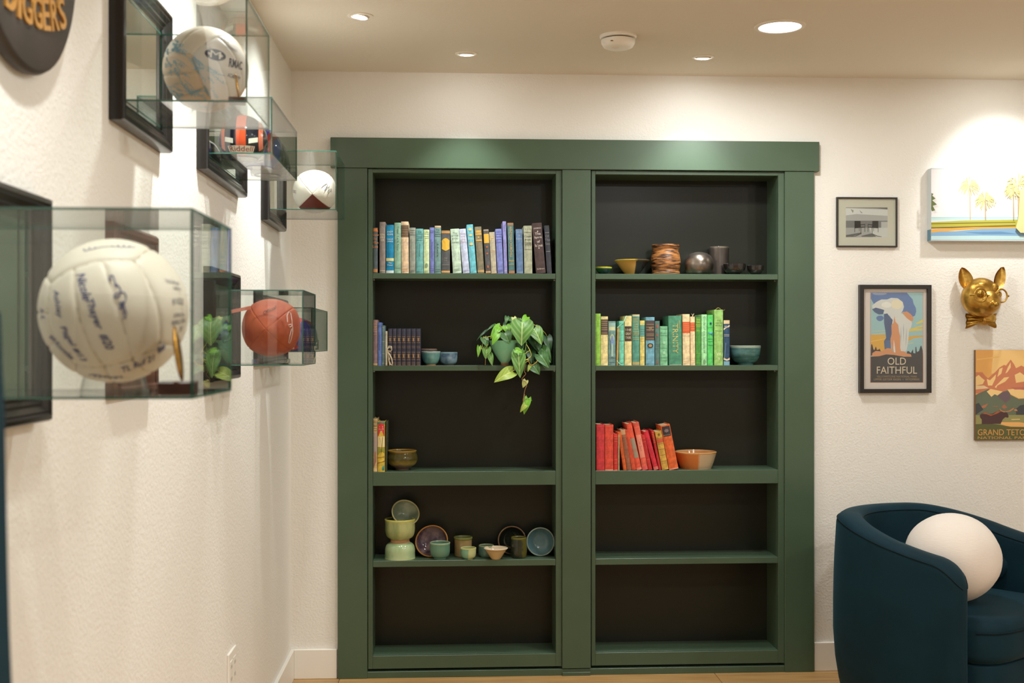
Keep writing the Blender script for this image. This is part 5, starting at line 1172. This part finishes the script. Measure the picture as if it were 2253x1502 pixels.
balls = [(sk, (.080, .066, .078)), (hd(2160, 662, .07), (.078, .055, .066)), (hd(2158, 640, .075), (.066, .05, .055))]
base = hd(2172, 664, .095)
for i in range(9):
    k = i / 8; balls.append((base.lerp(nose, k), .052 * (1 - k) + .0125 * k - .012 * math.sin(math.pi * k)))
balls += [(hd(2159, 630, .105), (.03, .02, .02)), (hd(2186, 632, .10), (.022, .02, .018)), (hd(2165, 700, .035), (.05, .034, .03))]
fused('head', balls, gold)
MB().ell(nose + Vector((.003, -.004, .003)), (.013, .012, .010), 18, 12).build('nose', gold2, t, 80)
for ex, ey, eo in ((2157, 646, .132), (2196, 648, .112)):
    e = MB().ell(hd(ex, ey, eo - .006), (.015, .010, .015), 20, 14).build('eye', gold, t, 80)
    MB().ell(hd(ex, ey, eo + .002), (.0075, .0065, .0075), 14, 10).build('pupil', gold2, e, 80)
def ear(bx, by, tx, ty, wid, lean):
    Bp, Tp = hd(bx, by, .05), hd(tx, ty, .04); axv = Tp - Bp; Ln = axv.length; axv.normalize()
    nr = Vector((lean, -1, 0)); nr = (nr - axv * nr.dot(axv)).normalized(); sd_ = axv.cross(nr)
    def pt(i, j, dz=0):
        u = 2 * i - 1; wv = wid * (math.sin(math.pi * min(1, .12 + .88 * j)) ** .6 if j < 1 else 0) * (1.0 - .2 * j)
        cup = .55 * wid * (u * u) * (1 - .3 * j) - .25 * wid
        return tuple(Bp + axv * Ln * j + sd_ * wv * u + nr * (cup + dz))
    mb = MB().grid(lambda i, j: pt(i, j), 12, 14); mb.grid(lambda i, j: pt(i, j, -.005), 12, 14)
    mb.build('ear', gold, t, 80)
ear(2131, 634, 2116, 588, .030, -.2); ear(2192, 633, 2207, 587, .030, .35)
ctrl = hd(2157, 649, .150); cr = hd(2203, 650.5, .118)
fr_n = (ctrl - cr).cross(Vector((0, 0, 1))).normalized()
dirx = (cr - ctrl).normalized(); upv = Vector((0, 0, 1))
mb = MB()
for c, r in ((ctrl, .0275), (cr, .0265)):
    rg = MB().tube([c + Vector((.985, .17, 0)) * (r * math.cos(2 * math.pi * i / 32)) + upv * (r * math.sin(2 * math.pi * i / 32)) for i in range(32)], .0034, 8, closed=True).build('spectacle_ring', gold, t, 80)
MB().tube([ctrl + dirx * .027, ctrl + dirx * .030 + Vector((0, 0, .0)), cr - dirx * .027], .0030, 8).build('spectacle_bridge', gold2, t, 80)
for c, s_ in ((ctrl, -1), (cr, 1)):
    mb = MB()
    mb.tube([c + dirx * s_ * .029, c + dirx * s_ * .038, c + dirx * s_ * .042 + Vector((0, .015, -.002))], .0034, 8); mb.build('temple_stub', gold2, t, 80)
# bow tie: two pleated wings and a knot
kn = hd(2163, 703, .055)
def wing(s_, tipx, ya, yb, name='bow_wing'):
    def pt(i, j):
        k = i; x = kn + (hd(tipx, (ya + yb) / 2, .045) - kn) * k
        half = .008 + ((hd(tipx, ya, .045).z - hd(tipx, yb, .045).z) / 2 - .008) * k ** .8
        v = 2 * j - 1
        pl_ = .005 * math.sin(v * 7.5) * (1 - .3 * k) + .010 * (1 - v * v) * math.sin(math.pi * min(1, k + .15))
        return tuple(Vector(x) + Vector((-.004 * s_ * (1 - abs(v)) * k, -pl_ - .003, half * v)))
    def pb(i, j):
        p = pt(i, j); return (p[0], p[1] + .012, p[2])
    mb = MB().grid(pt, 14, 24); mb.grid(pb, 14, 24); mb.build(name, gold2, t, 70)
wing(-1, 2126, 689, 723); wing(1, 2192, 689, 722)
MB().ell(kn + Vector((0, -.008, 0)), (.008, .010, .013), 18, 12).build('bow_knot', gold, t, 80)

# ------------------------------------------------------------------ ceiling fittings
def ceil_pt(px, py): return atz(px, py, CEIL)
lens = emit((1.0, .97, .92), 45)
ringm = mat((236, 228, 214), .5)
def gimbal(label, px, py, tx, ty):
    c = ceil_pt(px, py); r = .043
    t = thing('recessed_downlight', label, 'downlight', (c.x, c.y, CEIL), group='small gimbal downlights')
    MB().lathe([(r * .70, .004), (r * .70, -.003), (r * .86, -.004), (r, -.002), (r, 0)], 40).build('trim_ring', ringm, t, 50, local=True)
    d = Vector((tx - c.x, ty - c.y, -3.2)).normalized(); q = Vector((0, 0, -1)).rotation_difference(d).to_matrix().to_4x4()
    MB().lathe([(r * .52, .010), (r * .60, -.001), (r * .56, -.004), (r * .52, -.003)], 36, M=Matrix.Translation((0, 0, -.001)) @ q).build('gimbal_ring', ringm, t, 50, local=True)
    MB().lathe([(0, -.0045), (r * .45, -.0035), (r * .53, -.001)], 36, M=Matrix.Translation((0, 0, -.004)) @ q).build('lens', lens, t, local=True)
gimbal('small lit gimbal downlight nearest the left wall', 793, 35, -.75, 3.96)
gimbal('small lit gimbal downlight above the left shelf unit', 1026, 118, .07, 5.0)
gimbal('small lit gimbal downlight above the right shelf unit', 1547, 126, .977, 5.0)
c = ceil_pt(1716, 58)
t = thing('disc_light', 'large round lit ceiling disc light above the right shelf unit', 'ceiling light', (c.x, c.y, CEIL))
MB().lathe([(.072, -.004), (.076, -.006), (.086, -.004), (.088, 0)], 56).build('trim_ring', ringm, t, 50, local=True)
MB().lathe([(0, -.0035), (.072, -.0035)], 56).build('diffuser', emit((.93, .95, 1.0), 14), t, local=True)
c = ceil_pt(1360, 79)
t = thing('smoke_detector', 'round white smoke detector on the ceiling between the downlights', 'smoke detector', (c.x, c.y, CEIL))
MB().lathe([(.0655, 0), (.0655, -.006), (.062, -.010), (.055, -.011)], 48).build('mounting_base', whitem, t, 40, local=True)
MB().lathe([(.055, -.010), (.055, -.016)], 48).build('vent_gap', mat((120, 110, 95), .7), t, 40, local=True)
MB().lathe([(.054, -.015), (.061, -.016), (.060, -.026), (.052, -.040), (.040, -.045), (0, -.046)], 48).build('cover', whitem, t, 40, local=True)
MB().lathe([(0, -.0468), (.012, -.0468), (.014, -.0455)], 24, M=Matrix.Translation((-.012, -.012, 0))).build('test_button', ringm, t, 40, local=True)
MB().box((-.034, -.052, -.0315), (-.020, -.0485, -.0285), .0005).build('indicator', mat((130, 80, 50), .5), t, local=True)

# ------------------------------------------------------------------ armchair
velvet = mat((11, 38, 48), .7, sheen=.4, bump=.12, bscale=500, c2=(15, 47, 60), vscale=5, spec=.15, ramp=(.35, .7))
velvin = velvet
CX, CY, FA = 1.800, 4.175, R(38)                      # centre of the round back, turned towards the camera's right
fw_ = Vector((math.sin(FA), -math.cos(FA), 0)); rt_ = Vector((-fw_.y, fw_.x, 0))   # forward, and the chair side away from the camera
ch = thing('armchair', 'dark teal velvet barrel armchair in front of the picture wall', 'armchair', (CX, CY, 0))
RC, TH, AL = .345, .105, .245                         # centreline radius, shell thickness, straight arm length
path = []
NA = 14; NB = 34
Lt = AL * 2 + math.pi * RC
def plan(s):
    """s 0..1 along the shell from the near arm's front round the back to the far arm's front: centre, outward normal."""
    d = s * Lt
    if d < AL: q = AL - d; p = -rt_ * (RC - .015 * q / AL) + fw_ * q; n = -rt_
    elif d > Lt - AL: q = d - (Lt - AL); p = rt_ * (RC - .015 * q / AL) + fw_ * q; n = rt_
    else:
        a = (d - AL) / RC; n = -rt_ * math.cos(a) - fw_ * math.sin(a); p = n * RC
    return Vector((CX, CY, 0)) + p, n
def rim_z(s):
    e = min(s, 1 - s) * Lt
    u = max(0, min(1, e / (AL + RC * .95))); u = u * u * (3 - 2 * u)
    z = .628 + .098 * u
    return z
def front_drop(e, r=.10):
    return r - math.sqrt(max(0, r * r - (r - e) ** 2)) if e < r else 0
def bulge_out(z):
    k = z / .72; return -.050 * (1 - min(1, k / .45)) ** 2 - .014 * max(0, (k - .5) / .5) ** 2
NS = 90
ss = []
for i in range(NS + 1):
    x = i / NS; ss.append(x)
ss = sorted(set([.0005, .0015, .003, .006, .010, .015, .021, .028, .036, .046] + [1 - q for q in (.0005, .0015, .003, .006, .010, .015, .021, .028, .036, .046)] + [.058 + (1 - .116) * i / NS for i in range(NS + 1)]))
sect = []
NT = 9
rows = []
for s in ss:
    p, n = plan(s); e = min(s, 1 - s) * Lt
    thk = TH / 2 * math.sqrt(max(0, 1 - max(0, 1 - e / .05) ** 2)) if e < .05 else TH / 2
    thk = max(thk, .004)
    zt = rim_z(s) - front_drop(e)
    r = min(.035, thk)
    ring_ = []
    def P_(off, z, outer): return p + n * (off + (bulge_out(z) if outer else bulge_out(z) * .35)) + Vector((0, 0, z))
    for z in (.02, .06, .12, .2, .3, .4, .5, .58): ring_.append(P_(thk, min(z, zt - r - .001), True))
    for k in range(NT):
        a = math.pi * k / (NT - 1) ; 
        off = (thk - r) * (1 if a < math.pi / 2 else -1) if abs(a - math.pi / 2) > 1e-6 else 0
        ring_.append(P_(off + r * math.cos(a), zt - r + r * math.sin(a), a < math.pi / 2))
    for z in (.58, .5, .4, .3, .2, .12, .06, .02): ring_.append(P_(-thk, min(z, zt - r - .001), False))
    rows.append(ring_)
mb = MB(); m_ = len(rows[0])
mb.add([tuple(v) for r_ in rows for v in r_], [(i * m_ + k, i * m_ + k + 1, (i + 1) * m_ + k + 1, (i + 1) * m_ + k) for i in range(len(rows) - 1) for k in range(m_ - 1)] + [tuple(range(m_)), tuple(range((len(rows) - 1) * m_, len(rows) * m_))[::-1]])
mb.build('shell', velvet, ch, 80)
pip = mat((9, 30, 38), .7, sheen=.15, spec=.15)
for k, nm in ((8 + 1, 'piping'), (8 + NT - 2, 'piping')):
    MB().tube([r_[k] + Vector((0, 0, .001)) for r_ in rows[1:-1]], .0026, 6).build(nm, pip, ch, 80)
# inner back cushion: a padded band along the inside of the back
def inner(i, j):
    s = .10 + .80 * i; p, n = plan(s); e = min(i, 1 - i) / .08; k = math.sqrt(max(0, 1 - max(0, 1 - e) ** 2))
    z = .5175 + .135 * (j - .5) * max(.1, k); pad = (.052 * math.sin(math.pi * (.08 + .84 * j)) ** .5) * k
    return tuple(p - n * (TH / 2 + pad - .004) + Vector((0, 0, z)))
MB().grid(inner, 60, 12).build('back_cushion', velvin, ch, 80)
# seat cushion, D shaped, with a rounded front
def seat_outline(k, grow=0.):
    Rr = RC - TH / 2 - .004 + grow; fr = AL + .055 + grow; out = []
    for i in range(25):
        a = math.pi * i / 24; out.append(-rt_ * math.cos(a) * Rr - fw_ * math.sin(a) * Rr)
    hw = Rr - .0
    for i in range(1, 18):
        a = math.pi * i / 18
        x = hw * math.cos(a) ; y = fr + .035 * math.sin(a)
        cx_ = max(-1, min(1, x / hw)); edge = (1 - abs(cx_) ** 8)
        out.append(rt_ * x + fw_ * (y * edge + (1 - edge) * (fr - .05)))
    return out
def slab(name, z0, z1, r, m, dom=.0, g=0.):
    mb = MB(); O = Vector((CX, CY, 0)); lv = []
    for z, ins in ((z0, r * .6), (z0 + r * .3, r * .2), (z0 + r * .8, 0), (z1 - r, 0), (z1 - r * .5, r * .14), (z1 - r * .15, r * .5), (z1, r), (z1 + dom * .6, .12), (z1 + dom, .22)):
        lv.append([O + v * max(.05, (v.length + g - ins) / v.length) + Vector((0, 0, z)) for v in seat_outline(0)])
    N_ = len(lv[0]); vs = [tuple(v) for l in lv for v in l]
    fs = [(a * N_ + i, a * N_ + (i + 1) % N_, (a + 1) * N_ + (i + 1) % N_, (a + 1) * N_ + i) for a in range(len(lv) - 1) for i in range(N_)]
    fs += [tuple(range(N_))[::-1], tuple(range((len(lv) - 1) * N_, len(lv) * N_))]
    mb.add(vs, fs); return mb.build(name, m, ch, 60)
slab('seat_cushion', .285, .435, .04, velvet, .014)
slab('seat_base', .03, .283, .01, velvet, 0, -.02)
sp = [Vector((CX, CY, .392)) + v * ((v.length + .002) / v.length) for v in seat_outline(0)][24:]
MB().tube(sp, .003, 6).build('piping', pip, ch, 80)
# pillow
pc = at(2095, 1226, 4.02); pr_ = .158
def pil(i, j):
    th = 2 * math.pi * i; ph = math.pi * j
    k = 1 + .010 * math.sin(5 * th + 2 * math.sin(3 * ph)) * math.sin(ph) ** 2 + .006 * math.sin(11 * th + 4 * ph) * math.sin(ph)
    return tuple(pc + Vector((pr_ * 1.03 * k * math.sin(ph) * math.cos(th), pr_ * .95 * k * math.sin(ph) * math.sin(th), pr_ * .97 * k * math.cos(ph))))
pm = MB().grid(pil, 48, 28, closeu=True).build('round_pillow', mat((232, 222, 214), .85, bump=.25, bscale=60, stretch=(1, 1, 5), sheen=.15), None, 180, origin=(pc.x, pc.y, pc.z - pr_))
tag(pm, 'white ball shaped pillow resting on the teal armchair seat', 'pillow')
bpy.context.view_layer.update()
# ------------------------------------------------------------------ tall velvet chair whose edge enters at the left
hc = thing('high_back_chair', 'dark blue velvet high backed chair cut off by the left edge', 'chair', (-.78 + .10, 1.0, 0))
bx = atx(0, 690, -.36)
HX, HY = -.45, .93
hpx = lambda py: [0, 3, 8, 12, 15.5, 19, 24][[690, 800, 900, 1080, 1250, 1380, 1502].index(py)]
edge_ = []
for py in (690, 800, 900, 1080, 1250, 1380, 1502):
    p = at(hpx(py) + 2, py, 1.07); edge_.append((p.x, p.z))
x9 = edge_[-1][0] + .004
prof_ = [(-.60, .42), (x9, .42), (x9, edge_[-1][1] - .1)] + edge_[::-1] + [(edge_[0][0] - .02, edge_[0][1] + .025), (edge_[0][0] - .07, edge_[0][1] + .05), (-.60, edge_[0][1] + .055)]
MB().prism([(p[0], p[1]) for p in prof_], .97, 1.07, axis=1).build('backrest', velvet, hc)
MB().box((-.60, .52, .36), (x9 - .005, .97, .46), .02, seg=3).build('seat', velvet, hc, 40)
for lx in (-.57, x9 - .04):
    for ly in (.56, 1.02): MB().tube([(lx, ly, .37), (lx, ly, .0)], [.018, .012], 10).build('leg', mat((60, 40, 26), .5), hc, 60)
